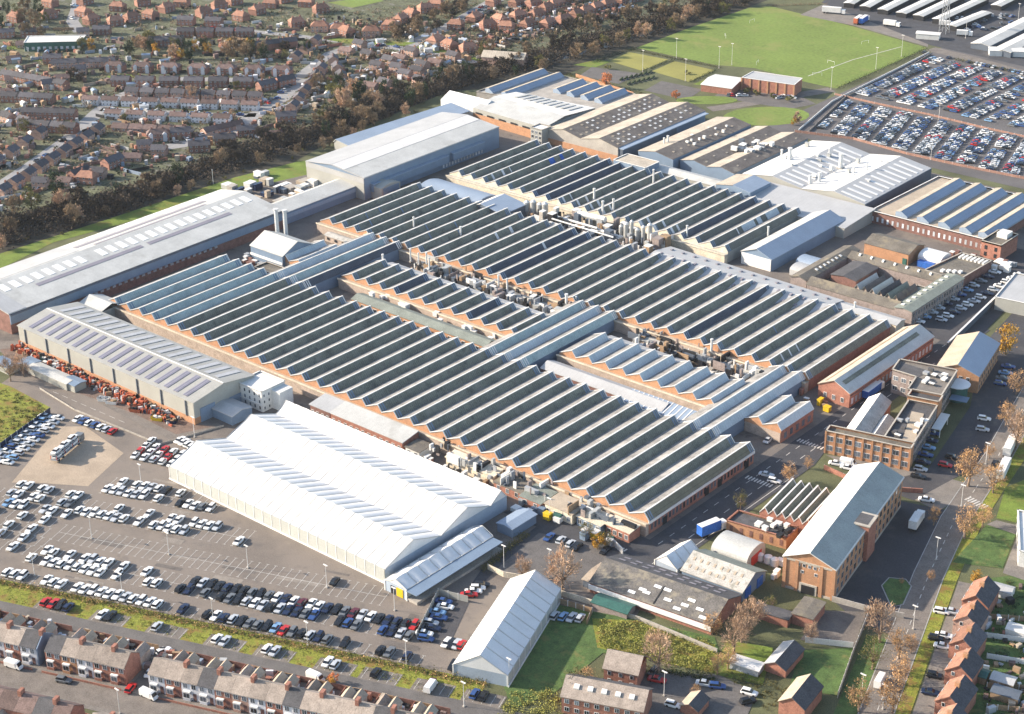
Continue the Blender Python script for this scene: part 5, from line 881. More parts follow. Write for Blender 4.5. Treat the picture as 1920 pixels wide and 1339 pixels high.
van(27, 1252, 15, 'car_white', 'white and red van in the terrace street, left end'); van(280, 1308, 8, 'car_white', 'white van in the terrace street near the side road'); van(592, 1275, 5, 'car_white', 'white van at the back of the right terrace'); van(808, 1292, 108, 'car_white', 'white van in the grass bay by the lone tent'); van(1650, 1282, 103, 'car_white', 'white van driving on the boulevard', 6.0, 2.6); van(1590, 872, 15, 'car_white', 'white van below the orange brick office front'); van(1802, 490, 170, 'car_white', 'white van near the corner tower', 7); van(1880, 497, 170, 'car_white', 'white minibus right of the corner tower', 8)
def lorry(px, py, ang, m, label, L=12, h=3.6, cab='car_white', w=2.5):
    p = g(px, py); T = thing('lorry', label, 'lorry', p.x, p.y, R_(ang), z=.1)
    B().box(-L/2, L/2-2.6, -w/2, w/2, 1.0, h).obj('trailer', m, T); B().box(-L/2, L/2-2.6, -w/2+.1, w/2-.1, h, h+.06).obj('trailer_roof', 'trim', T); B().box(L/2-2.2, L/2, -w/2+.1, w/2-.1, .6, 2.9).obj('cab', cab, T); B().box(L/2-.1, L/2+.03, -w/2+.3, w/2-.3, 1.7, 2.6).obj('windscreen', 'car_glass', T); B().box(-L/2, L/2, -.5, .5, .6, .95).obj('chassis', 'dark', T)
    for sx in (-.40, -.28, .36):
        for sy in (-1.05, 1.05): ob('wheel', CW, T, (sx*L, sy, .42), scale=1.3)
lorry(1637, 740, 92, 'blue_sheet', 'blue-sided lorry on the works road beside the end hall', 12); lorry(1335, 1000, 75, 'blue_sheet', 'blue sheeted lorry by the round-roofed store', 10, 4.2); lorry(1893, 845, 105, 'trim', 'white trailer on the boulevard, upper of two', 12); lorry(1881, 888, 105, 'trim', 'white trailer on the boulevard, lower of two', 12); lorry(1718, 985, 102, 'trim', 'white trailer in the court right of the brick hall', 9); lorry(1610, 43, 100, 'rust', 'red lorry in the far yard, left of two', 12, 4); lorry(1620, 43, 100, 'blue_sheet', 'blue lorry in the far yard, right of two', 12, 4); lorry(1563, 26, 20, 'trim', 'white lorry at the far corner of the field', 14, 4); lorry(1672, 50, 10, 'trim', 'white lorry at the near side of the far yard', 10, 3.6); lorry(1775, 50, 20, 'trim', 'white lorry near the lattice mast', 9, 3.4); lorry(1808, 68, 25, 'trim', 'white lorry on the far forecourt', 9, 3.4)
# car transporter
p = g(124, 850); _d = g(152, 824)-g(96, 870); CTA = math.atan2(_d.y, _d.x); T = thing('car_transporter', 'car transporter lorry loaded with white cars on the pale apron', 'lorry', p.x, p.y, CTA, z=.1)
B().box(-7, 7, -1.2, 1.2, .8, 1.1).obj('lower_deck', 'steel', T); B().box(-7, 6, -1.2, 1.2, 2.6, 2.8).obj('upper_deck', 'steel', T); B().box(7.2, 9.4, -1.2, 1.2, .6, 3.0).obj('cab', 'car_grey', T)
for x in (-6.8, -2, 2.5, 6): 
    for y in (-1.15, 1.15): B().tube((x, y, .9), (x, y, 2.7), .1, n=5).obj('post', 'redpaint', T)
for x in (-5.5, -3, 6.2):
    for y in (-1, 1): ob('wheel', CW, T, (x, y, .42), scale=1.3)
for i in range(3):
    for k in (0, 1): q = p+Vector((math.cos(CTA), math.sin(CTA), 0))*(-4.6+4.6*i); car(q.x, q.y, CTA, 'W' if k or i != 1 else 'S', 'carried on the %s deck of the transporter' % ('lower', 'upper')[k], z=1.2 if not k else 2.9)
# ---------------------------------------------------------------- trees
def crown_mesh(name, m, seed, rx, rz, zc, n, size, clumps=16, thin=0, core=.55):
    r = random.Random(seed); V, F = [], []; C = []
    for i in range(clumps):
        while True:
            p = Vector((r.uniform(-1, 1), r.uniform(-1, 1), r.uniform(-1, 1)))
            if .25 < p.length < 1: break
        p.normalize(); p *= r.uniform(core, 1.0); C.append((Vector((p.x*rx, p.y*rx, p.z*rz)), r.uniform(.6, 1.1)))
    for i in range(n):
        c, s = r.choice(C); k = .34*rx*s
        q = c+Vector((r.gauss(0, k*.55), r.gauss(0, k*.55), r.gauss(0, k*.5*rz/rx)))+Vector((0, 0, zc))
        a = Vector((r.gauss(0, 1), r.gauss(0, 1), r.gauss(0, .8))).normalized(); b = a.orthogonal().normalized(); b.rotate(__import__('mathutils').Quaternion(a, r.uniform(0, 6.28))); d = a.cross(b)
        h = size*r.uniform(.6, 1.3); w = h*r.uniform(.35, .8); k0 = len(V)
        if thin:
            b = (q-Vector((0, 0, zc*.55))).normalized()*.9+Vector((r.gauss(0, .35), r.gauss(0, .35), r.gauss(.15, .3))); b.normalize(); d = b.orthogonal().normalized(); d.rotate(__import__('mathutils').Quaternion(b, r.uniform(0, 6.28))); h *= 1.9; w = h*thin*r.uniform(.6, 1.4)
        V += [tuple(q-b*h*.5), tuple(q+d*w*.5), tuple(q+b*h*.5), tuple(q-d*w*.5)]; F.append((k0, k0+1, k0+2, k0+3))
    me = bpy.data.meshes.new(name); me.from_pydata(V, [], F); me.materials.append(MAT[m]); return me
def trunk_mesh(name, seed, h, top, rx, r0, tw=0, bark='bark'):
    r = random.Random(seed); b = B(); b.tube((0, 0, 0), (r.uniform(-.2, .2), r.uniform(-.2, .2), h), r0, r0*.6, 7); b.tube((0, 0, h*.9), (0, 0, top), r0*.6, r0*.15, 6)
    for i in range(9):
        a = i*2.4+r.uniform(-.3, .3); z = h*r.uniform(.75, 1.25); ln = rx*r.uniform(.6, .95); zz = z+(top-h)*r.uniform(.35, .8)
        m_ = Vector((math.cos(a)*ln*.55, math.sin(a)*ln*.55, z+(zz-z)*.6)); b.tube((0, 0, z), m_, r0*.38, r0*.22, 5); e_ = Vector((math.cos(a)*ln, math.sin(a)*ln, zz)); b.tube(m_, e_, r0*.22, r0*.06, 4)
        for k in range(tw):
            s_ = m_.lerp(e_, r.uniform(-.3, .9)); d_ = (e_-m_).normalized()+Vector((r.gauss(0, .6), r.gauss(0, .6), r.gauss(.45, .4))); d_.normalize(); f_ = s_+d_*rx*r.uniform(.3, .6); b.tube(s_, f_, r0*.16, r0*.05, 3)
            for q in range(3): c_ = s_.lerp(f_, r.uniform(.3, 1)); g_ = d_+Vector((r.gauss(0, .7), r.gauss(0, .7), r.gauss(.2, .5))); b.tube(c_, c_+g_.normalized()*rx*r.uniform(.15, .35), r0*.08, r0*.03, 3)
    return b.mesh(name, bark)
TK = {}
def kind(k, m, rx, rz, zc, n, size, h, clumps=16, var=3, r0=.22, core=.55, thin=0, tw=0):
    TK[k] = [(trunk_mesh('trunk', i*7+1, h, zc+rz*.8, rx, r0, tw, 'bark_sunlit' if tw else 'bark'), crown_mesh('crown', m, sum(map(ord, k))+i, rx, rz, zc, n, size, clumps, thin, core)) for i in range(var)]
kind('bare', 'leaf_bare', 3.6, 3.6, 5.2, 1500, .6, 2.6, thin=.22); kind('dim', 'leaf_shaded', 4.0, 3.6, 4.8, 1000, .75, 2.2, thin=.3); kind('pink', 'leaf_pink', 3.2, 3.8, 5.4, 1500, .6, 2.2, thin=.2); kind('rust', 'leaf_rust', 2.6, 3.0, 4.8, 1400, .42, 2.3); kind('gold', 'leaf_gold', 3.0, 3.6, 4.6, 1300, .5, 2); kind('olive', 'leaf_olive', 3.4, 3.8, 4.8, 1300, .55, 2); kind('ever', 'leaf_ever', 2.6, 4.6, 5.0, 1200, .6, 1.2, 20); kind('shrub', 'leaf_olive', 1.5, 1.1, 1.1, 420, .4, .4, 10, r0=.08); kind('shrub_gold', 'leaf_gold', 1.6, 1.2, 1.2, 420, .4, .4, 10, r0=.08); kind('orange', 'leaf_orange', 3.0, 3.0, 4.0, 1300, .5, 2); kind('near_bare', 'leaf_pink', 3.0, 3.6, 5.4, 1700, .42, 2.0, 22, 3, .3, thin=.12, tw=5); kind('near_rust', 'leaf_rust', 2.7, 3.2, 4.8, 1900, .26, 2.2, 26, 3, .26, tw=4); kind('near_olive', 'leaf_olive', 2.7, 3.4, 4.6, 1900, .26, 2.0, 26, 2, .26, tw=4)
TW = dict(bare='bare brown tree', dim='dark leafless tree', pink='pale pinkish bare tree', rust='rust-leaved tree', gold='golden tree', olive='olive-green tree', ever='dark evergreen tree', shrub='olive shrub', shrub_gold='golden shrub', orange='orange-brown tree', near_bare='large pale bare tree', near_rust='rust-leaved street tree', near_olive='olive-brown street tree')
rt = random.Random(21); TC = [0]
def tree(k, px, py, where, s=1.0, world=False):
    p = Vector((px, py, 0)) if world else g(px, py); tm, cm = TK[k][TC[0] % len(TK[k])]; TC[0] += 1
    s *= rt.uniform(.88, 1.14); T = thing('shrub' if k.startswith('shrub') else 'tree', '%s %s, {n} from the left' % (TW[k], where), 'shrub' if k.startswith('shrub') else 'tree', p.x, p.y, rt.uniform(0, 6.28), 'trees '+where, scale=s)
    ob('trunk', tm, T); ob('crown', cm, T)
def scatter(n, poly, kinds, where, s=(.8, 1.2), gap=10):
    """trees inside a photo-space quad strip given as two polylines"""
    up, lo = poly; done = []
    for i in range(n*6):
        if len(done) >= n: break
        t = rt.random()*(len(up)-1); j = int(t); f = t-j
        a = Vector(up[j]).lerp(Vector(up[j+1]), f); b = Vector(lo[j]).lerp(Vector(lo[j+1]), f); q = a.lerp(b, rt.random())
        if any((q-d).length < gap for d in done): continue
        done.append(q); tree(rt.choice(kinds), q.x, q.y, where, rt.uniform(*s))
BU = [(-10, 420), (120, 385), (230, 365), (340, 320), (480, 265), (600, 235), (720, 195), (840, 150), (930, 125), (1060, 80), (1180, 45), (1290, 12), (1390, -20)]
BL = [(-10, 470), (120, 432), (230, 400), (340, 355), (480, 312), (600, 270), (700, 232), (780, 195), (880, 160), (1020, 130), (1160, 88), (1290, 48), (1420, 2)]
scatter(84, (BU, BL), ['dim', 'dim', 'dim', 'ever', 'bare', 'dim'], 'in the wooded river bank', (.75, 1.1), 11)
scatter(24, ([(0, 465), (200, 402), (340, 356), (480, 308), (600, 268), (690, 235), (800, 200)], [(0, 478), (200, 414), (340, 368), (480, 322), (600, 285), (700, 250), (810, 215)]), ['bare', 'pink', 'shrub', 'bare'], 'along the grass bank edge', (.5, .85), 12)
scatter(20, ([(1000, 128), (1100, 96), (1200, 62), (1300, 30), (1400, 5)], [(1020, 140), (1110, 108), (1210, 76), (1310, 42), (1410, 14)]), ['bare', 'pink', 'bare', 'olive'], 'along the field edge', (.7, 1.0), 9)
scatter(14, ([(880, 85), (1000, 68), (1100, 48), (1200, 30), (1300, 10)], [(900, 105), (1010, 84), (1110, 64), (1210, 42), (1310, 20)]), ['bare', 'olive', 'bare', 'dim'], 'above the river bend', (.8, 1.1), 10)
scatter(26, ([(140, 90), (230, 85), (330, 88), (420, 95), (500, 100)], [(150, 115), (240, 112), (330, 112), (420, 115), (500, 116)]), ['bare', 'olive', 'ever', 'pink', 'gold', 'bare'], 'in the middle tree belt of the estate', (.8, 1.15), 9)
scatter(14, ([(590, 150), (640, 165), (690, 190)], [(600, 235), (660, 240), (720, 215)]), ['bare', 'pink', 'bare', 'olive', 'ever'], 'on the wooded corner above the white hall', (.9, 1.3), 10)
scatter(11, ([(0, 20), (60, 10), (90, 40)], [(0, 75), (50, 70), (100, 80)]), ['bare', 'olive', 'ever'], 'in the top left corner', (.8, 1.2), 10)
scatter(14, ([(730, 70), (800, 45), (880, 0)], [(745, 80), (820, 58), (900, 12)]), ['bare', 'dim'], 'along the avenue', (.8, 1.1), 6)
scatter(32, ([(10, 120), (200, 150), (400, 180), (560, 60), (700, 100), (900, 20)], [(20, 300), (210, 260), (420, 250), (580, 130), (720, 150), (1000, 60)]), ['bare', 'olive', 'ever', 'shrub', 'dim', 'pink'], 'scattered in the estate gardens', (.4, .8), 12)
for k, x, y, s in [('ever', 745, 180, 1.1), ('ever', 722, 182, .9), ('bare', 850, 155, 1.0), ('bare', 925, 150, .9), ('ever', 873, 140, .9), ('bare', 695, 205, 1.1), ('orange', 1137, 165, 1.25), ('orange', 1268, 188, .9), ('pink', 118, 400, 1.0), ('bare', 140, 425, 1.0), ('ever', 108, 370, 1.3), ('bare', 30, 400, 1.0), ('olive', 60, 395, 1.2), ('bare', 22, 440, 1.0), ('olive', 905, 108, .9), ('gold', 1487, 235, .5), ('pink', 1495, 232, .6)]: tree(k, x, y, 'standing out beside the works or the bank', s)
for k, x, y, s in [('near_rust', 1815, 912, 1.25), ('near_rust', 1862, 925, .95), ('near_rust', 1808, 1010, 1.25), ('near_rust', 1842, 988, .7), ('near_rust', 1885, 800, .95), ('near_bare', 1905, 840, 1.1), ('near_rust', 1855, 860, .6), ('near_rust', 1750, 985, .55), ('near_rust', 1905, 740, .9), ('gold', 1885, 665, 1.0), ('near_bare', 1650, 1205, 1.15), ('near_olive', 1635, 1255, 1.0), ('near_rust', 1610, 1335, .9), ('near_rust', 1685, 1235, .85), ('near_rust', 1685, 1285, 1.05), ('near_rust', 1672, 1340, 1.0), ('near_rust', 1708, 1225, .6), ('near_bare', 1055, 1108, 1.2), ('near_bare', 980, 1088, .6), ('near_bare', 1235, 1262, 1.05), ('near_rust', 1335, 1190, .75), ('near_bare', 1390, 1205, .9), ('near_bare', 1375, 1225, .85), ('near_bare', 1408, 1180, .8), ('near_rust', 1365, 1255, .7), ('near_rust', 1345, 1265, .6), ('near_bare', 1520, 1205, .5), ('near_olive', 1135, 1030, .6), ('gold', 1120, 1030, .5), ('near_olive', 1100, 1012, .6), ('near_rust', 1480, 905, .75), ('near_olive', 1388, 955, .6), ('near_rust', 1515, 880, .4), ('near_rust', 1100, 1295, .7), ('near_olive', 1080, 1310, .8), ('near_rust', 1305, 1310, .4), ('near_olive', 1445, 1145, .5), ('gold', 620, 1288, .35), ('orange', 625, 1280, .35), ('near_bare', 20, 715, .9), ('near_bare', 45, 705, .7), ('near_rust', 1690, 1095, .2), ('near_rust', 1745, 1090, .35), ('gold', 1830, 1095, .5)]: tree(k, x, y, 'in the near gardens, courts and boulevard', s*1.3)
for x, y in ((1140, 130), (1290, 140), (1345, 172), (1400, 175), (1420, 178), (1450, 184), (1480, 190)): tree('shrub', x, y, 'by the club house', 1.3)
# undergrowth, hedges, garden growth that nobody could count
def growth(name, label, m, pts, size, seed, hgt=1.0, per=26):
    r = random.Random(seed); V, F = [], []
    for (x, y, s) in pts:
        for k in range(per):
            q = Vector((x+r.gauss(0, s*.45), y+r.gauss(0, s*.45), abs(r.gauss(.35, .3))*s*hgt)); a = Vector((r.gauss(0, 1), r.gauss(0, 1), r.gauss(0, 1))).normalized(); b = a.orthogonal().normalized(); d = a.cross(b); h = size*r.uniform(.5, 1.4); k0 = len(V)
            V += [tuple(q-b*h*.5), tuple(q+d*h*.35), tuple(q+b*h*.5), tuple(q-d*h*.35)]; F.append((k0, k0+1, k0+2, k0+3))
    me = bpy.data.meshes.new(name); me.from_pydata(V, [], F); me.materials.append(MAT[m]); o = ob(name, me, kind='stuff', label=label); o['category'] = 'vegetation'
rt = random.Random(77)
def strip_pts(up, lo, n, s):
    out = []
    for i in range(n):
        t = rt.random()*(len(up)-1); j = int(t); f = t-j; q = Vector(up[j]).lerp(Vector(up[j+1]), f).lerp(Vector(lo[j]).lerp(Vector(lo[j+1]), f), rt.random()); p = g(q.x, q.y)
        if not near_road(p.x, p.y): out.append((p.x, p.y, rt.uniform(*s)))
    return out
growth('bank_wood', 'dense leafless wood covering the far side of the river bank', 'leaf_shaded', strip_pts(BU, [(x, (y+b[1])/2) for (x, y), b in zip(BU, BL)], 420, (4, 6.5)), 1.1, 41, 1.0, 60)
growth('estate_trees', 'bare winter trees and tall hedges massed between the estate houses', 'leaf_bare', strip_pts([(-10, 20), (300, 5), (640, 20), (900, 5), (1180, -5)], [(-10, 400), (300, 300), (600, 215), (880, 115), (1200, 28)], 420, (2.2, 4.0)), .8, 51, 1.3, 40)
growth('undergrowth', 'dark tangled undergrowth filling the river bank', 'leaf_shaded', strip_pts(BU, BL, 1500, (1.6, 3.6)), .9, 1, 1.1, 24)
growth('garden_shrubs', 'shrubs and hedges filling the estate gardens', 'leaf_ever', strip_pts([(-10, 20), (300, 5), (640, 20), (900, 5), (1180, -5)], [(-10, 410), (300, 310), (600, 225), (880, 120), (1200, 30)], 1700, (.9, 2.4)), .7, 2, .9, 18)
growth('garden_shrubs.001', 'brown winter shrubs between the estate houses', 'leaf_bare', strip_pts([(-10, 20), (300, 5), (640, 20), (900, 5), (1180, -5)], [(-10, 410), (300, 310), (600, 225), (880, 120), (1200, 30)], 1300, (.9, 2.6)), .7, 3, .9, 18)
def hedge(name, label, m, a, e, n, w, s, seed, world=True, size=.35, per=30, hgt=1.0):
    A, E = (Vector((*a, 0)), Vector((*e, 0))) if world else (g(*a), g(*e)); d = (E-A); nn = Vector((-d.y, d.x, 0)).normalized(); r = random.Random(seed)
    growth(name, label, m, [((A+d*((i+r.random())/n)+nn*r.uniform(-w, w)).x, (A+d*((i+r.random())/n)+nn*r.uniform(-w, w)).y, r.uniform(s*.7, s*1.2)) for i in range(n)], size, seed, hgt, per)
h0, h1 = cp(-15, -4.2), cp(150, -4.2); hedge('boundary_hedge', 'ragged brown-green hedge along the front car park', 'leaf_hedge', h0[:2], h1[:2], 210, 1.0, 1.5, 5); h0, h1 = cp(-15, -4.6), cp(150, -5.0); hedge('boundary_hedge.001', 'rusty brown growth along the front of the car park hedge', 'leaf_rust', h0[:2], h1[:2], 90, .7, 1.2, 6)
growth('verge_grass_tufts', 'tufted long grass on the car park verge', 'leaf_grass', [(*cp(rt.uniform(-15, 150), rt.uniform(-12, -4.5))[:2], rt.uniform(.5, 1.1)) for i in range(700)], .3, 8, .25, 10)
growth('brambles', 'yellow-green brambles covering the meadow slope', 'leaf_grass', strip_pts([(1120, 1165), (1200, 1168), (1335, 1205)], [(1130, 1215), (1230, 1238), (1345, 1262)], 340, (.9, 1.8)), .38, 9, .7, 34)
growth('brambles.001', 'yellow-green scrub at the bottom edge by the lone tent', 'leaf_grass', strip_pts([(960, 1300), (1010, 1292), (1045, 1300)], [(930, 1345), (1000, 1345), (1050, 1345)], 110, (.8, 1.5)), .35, 10, .7, 30)
growth('field_bank_scrub', 'rough scrub on the bank at the left edge', 'leaf_olive', strip_pts([(-40, 715), (30, 735), (85, 765)], [(-40, 860), (10, 840), (60, 795)], 200, (.7, 1.4)), .35, 12, .6, 24)
growth('garden_tangle', 'tangled gardens behind the boulevard houses', 'leaf_ever', strip_pts([(1880, 1090), (1990, 1085)], [(1830, 1380), (1990, 1380)], 260, (.6, 1.5)), .35, 13, .8, 24); growth('garden_tangle.001', 'yellowish shrubs behind the boulevard houses', 'leaf_olive', strip_pts([(1880, 1090), (1990, 1085)], [(1830, 1380), (1990, 1380)], 120, (.5, 1.2)), .33, 14, .8, 24)
growth('flats_garden', 'rusty garden shrubs around the flats and cottages', 'leaf_hedge', strip_pts([(1080, 1265), (1250, 1245), (1420, 1262), (1480, 1290)], [(1060, 1300), (1240, 1262), (1400, 1285), (1440, 1339)], 120, (.6, 1.3)), .33, 15, .8, 26)
for i, (a, e, n, s, lab) in enumerate([((1570, 168), (1738, 93), 90, 2.2, 'dark hedge between playing field and car park'), ((1175, 92), (1350, 128), 70, 1.6, 'red-brown hedge along the near edge of the playing field'), ((1110, 118), (1190, 93), 40, 2.2, 'dark hedge left of the bowling greens'), ((1205, 135), (1265, 112), 30, 1.3, 'dark hedge between the two bowling greens'), ((1295, 155), (1345, 132), 30, 1.3, 'dark hedge right of the bowling greens'), ((1060, 140), (1210, 178), 50, 1.5, 'brown hedge behind the blue monitor shed'), ((1550, 8), (1440, 12), 30, 1.6, 'scrub along the top of the playing field'), ((905, 1072), (985, 1002), 60, 1.6, 'dark hedge beside the tent road'), ((1790, 112), (1930, 142), 60, 1.6, 'low shrubs along the far road'), ((1235, 1258), (1340, 1275), 40, 1.0, 'hedge below the brambles')]): hedge('hedge', lab, ['leaf_ever', 'leaf_hedge', 'leaf_ever', 'leaf_ever', 'leaf_ever', 'leaf_hedge', 'leaf_bare', 'leaf_hedge', 'leaf_hedge', 'leaf_ever'][i], a, e, n, .9, s, 30+i, False)
# ---------------------------------------------------------------- lamps, fences, plant and yard things
def lamp(px, py, where, h=7.5, rot=0, world=None):
    p = world or g(px, py); T = thing('lamp_post', 'slim pale lamp post %s, {n} from the left' % where, 'lamp post', p.x, p.y, rot, 'lamp posts')
    B().tube((0, 0, 0), (0, 0, h), .10, .06, 6).obj('column', 'trim', T); B().box(-.8, .8, -.16, .16, h-.05, h+.15).obj('lamp_head', 'trim', T); B().box(-.3, .3, -.3, .3, 0, .3).obj('base', 'concrete', T)
for x, y in ((65, 1080), (172, 1010), (230, 1118), (317, 1040), (465, 1065), (613, 1102), (740, 1145), (400, 1165), (577, 1210), (762, 1245), (265, 910), (365, 820)): lamp(x, y, 'in the front car park')
for x, y in ((1372, 122), (1348, 128), (1268, 112), (1205, 135), (1285, 152), (1558, 168), (1642, 130), (1690, 106), (1810, 72), (1908, 45), (1760, 225), (1745, 300)): lamp(x, y, 'around the field and far car park', 12)
for x, y in ((1755, 1050), (1712, 1180), (1802, 950), (1848, 870), (1615, 1310), (1655, 1330), (955, 1280), (225, 1338), (870, 1325), (1245, 1305), (1030, 975), (945, 1065), (1030, 1072)): lamp(x, y, 'along the roads and courts')
def fence(name, label, pts, h, m, step=2.4, th=.12, post='trim', world=False, cat='fence'):
    P = [Vector((*p, 0)) if world else g(*p) for p in pts]; T = thing(name, label, cat, P[0].x, P[0].y); pm = B().box(-.09, .09, -.09, .09, 0, h+.15).mesh('post', post); PM = {}
    for a, e in zip(P, P[1:]):
        d = e-a; n = max(1, int(d.length/step)); st = d.length/n; an = math.atan2(d.y, d.x); key = round(st, 2)
        if key not in PM: PM[key] = B().box(0, key-.06, -th/2, th/2, .05, h).mesh('fence_panel', m)
        for i in range(n): q = a+d*(i/n)-P[0]; ob('fence_panel', PM[key], T, (q.x, q.y, 0), an); ob('post', pm, T, (q.x, q.y, 0), an)
fence('boundary_wall', 'pale wall with posts between the lone tent and the small court', [(915, 1068), (945, 1082), (990, 1090), (1045, 1115), (1110, 1135)], 1.8, 'cream', 3.2, .3, 'stone', cat='wall')
fence('compound_fence', 'grey palisade around the small car compound', [(782, 1196), (822, 1116), (878, 1130)], 2.2, 'clad', 2.6, .08); fence('timber_fence', 'wooden fence of the fenced bays beside the lone tent', [(1035, 1128), (1110, 1150), (1100, 1172)], 1.8, 'wood', 2.2)
fence('lane_barrier', 'white barrier rail along the lane above the apron', [(75, 730), (140, 770), (245, 812), (300, 835), (420, 800)], .7, 'concrete', 3, .1, 'concrete'); fence('apron_fence', 'dark blue fence behind the double line of cars at the left edge', [(-10, 850), (95, 775)], 2.2, 'car_navy', 3.0)
fence('park_fence', 'orange and white barrier across the middle of the far car park', [(1565, 178), (1640, 195), (1740, 216), (1840, 240), (1940, 262)], 1.0, 'fence_red', 3.5, .2); fence('park_fence', 'orange barrier along the near edge of the far car park', [(1490, 248), (1600, 262), (1700, 290), (1800, 312), (1940, 340)], 1.2, 'fence_red', 3.5, .2); fence('park_fence', 'pale barrier along the track beside the playing field hedge', [(1497, 246), (1560, 192), (1660, 142), (1742, 100)], 1.0, 'trim', 4, .3); fence('field_track_rail', 'pink rail of the track between hedge and cars', [(1515, 250), (1585, 184), (1680, 142), (1745, 103)], 1.0, 'slab', 4, .3)
fence('works_wall', 'orange brick wall behind the blue monitor shed', [(1080, 145), (1188, 180)], 2, 'brick_orange', 4, .4, 'brick', cat='wall'); fence('works_wall', 'brick wall around the round-ended gate court below the offices', [(1545, 880), (1600, 905), (1660, 920), (1730, 925)], 1.6, 'brick', 3, .4, 'stone', cat='wall'); fence('court_wall', 'concrete wall at the end of the brick hall court', [(1560, 1128), (1640, 1150), (1695, 1160)], 1.8, 'concrete', 3, .35, 'concrete', cat='wall'); fence('garden_fence', 'concrete panel fence beside the boulevard green', [(1630, 1150), (1600, 1225), (1570, 1310)], 1.8, 'concrete', 2.6, .15); fence('garden_fence', 'pale board fence above the small green', [(1510, 1205), (1600, 1215)], 1.8, 'render', 2.6, .15)
for i, (y0, y1) in enumerate([(1160, 1172), (1196, 1215), (1235, 1258), (1290, 1300), (1330, 1345)]): fence('garden_fence', ['long dark', 'pale topped', 'white topped', 'grey', 'lowest'][i]+' fence between the gardens of the boulevard houses', [(1850, y0), (1990, y1)], 1.7, 'trim' if i in (1, 2) else 'wood', 2.6, .15)
fence('lean_wall', 'low concrete wall below the dark-roofed warehouse', [(1120, 1140), (1200, 1165), (1345, 1225)], 1.4, 'concrete', 3, .3, 'concrete', cat='wall'); fence('yard_wall', 'grey wall along the tent road corner', [(1140, 1012), (1168, 1040)], 2, 'render', 3, .3, cat='wall')
# silver dust silos and towers between the sheds
def silo(px, py, z, h, r, label, legs=2.5):
    p = g(px, py, z); T = thing('silo', label, 'silo', p.x, p.y, z=0); B().tube((0, 0, legs), (0, 0, legs+h), r, r, 14).obj('shell', 'silver', T); B().tube((0, 0, legs+h), (0, 0, legs+h+.8), r, r*.25, 14).obj('cap', 'pipe', T); B().tube((0, 0, legs-1.4), (0, 0, legs), r*.2, r, 12).obj('hopper', 'pipe', T); b = B()
    for a in range(4): b.tube((r*.8*math.cos(a*1.57+.8), r*.8*math.sin(a*1.57+.8), 0), (r*.8*math.cos(a*1.57+.8), r*.8*math.sin(a*1.57+.8), legs), .14, n=5)
    b.obj('legs', 'steel', T)
for i, x in enumerate((988, 1000, 1012, 1022)): silo(x, 393+2*i, 3, 4.0+.7*(i % 2), 1.35, 'round silver dust silo beside the grey plant roof, {n} from the left')
for i, x in enumerate((1164, 1174, 1184, 1195, 1206, 1218)): silo(x, 440+2*i, 3, 4.2+1.5*(i % 3), .85+.25*(i % 2), 'tall silver process vessel in the tower group between the sheds, {n} from the left')
rk = random.Random(9)
def clut(n, u0, u1, v0, v1, z, where, mats=('steel', 'silver', 'clad_dark', 'concrete'), s=(.8, 2.6), h=(.8, 2.4), nm='plant_unit'):
    for i in range(n): box_thing(nm, '%s box-shaped plant unit %s, {n} from the left' % ('grey' if i % 2 else 'pale', where), 'plant unit', rk.uniform(u0, u1), rk.uniform(v0, v1), z, rk.uniform(*s), rk.uniform(*s), rk.uniform(*h), mats[i % len(mats)], rk.choice((0, 0, .1)), 'plant units '+where, 'trim' if rk.random() < .3 else None)
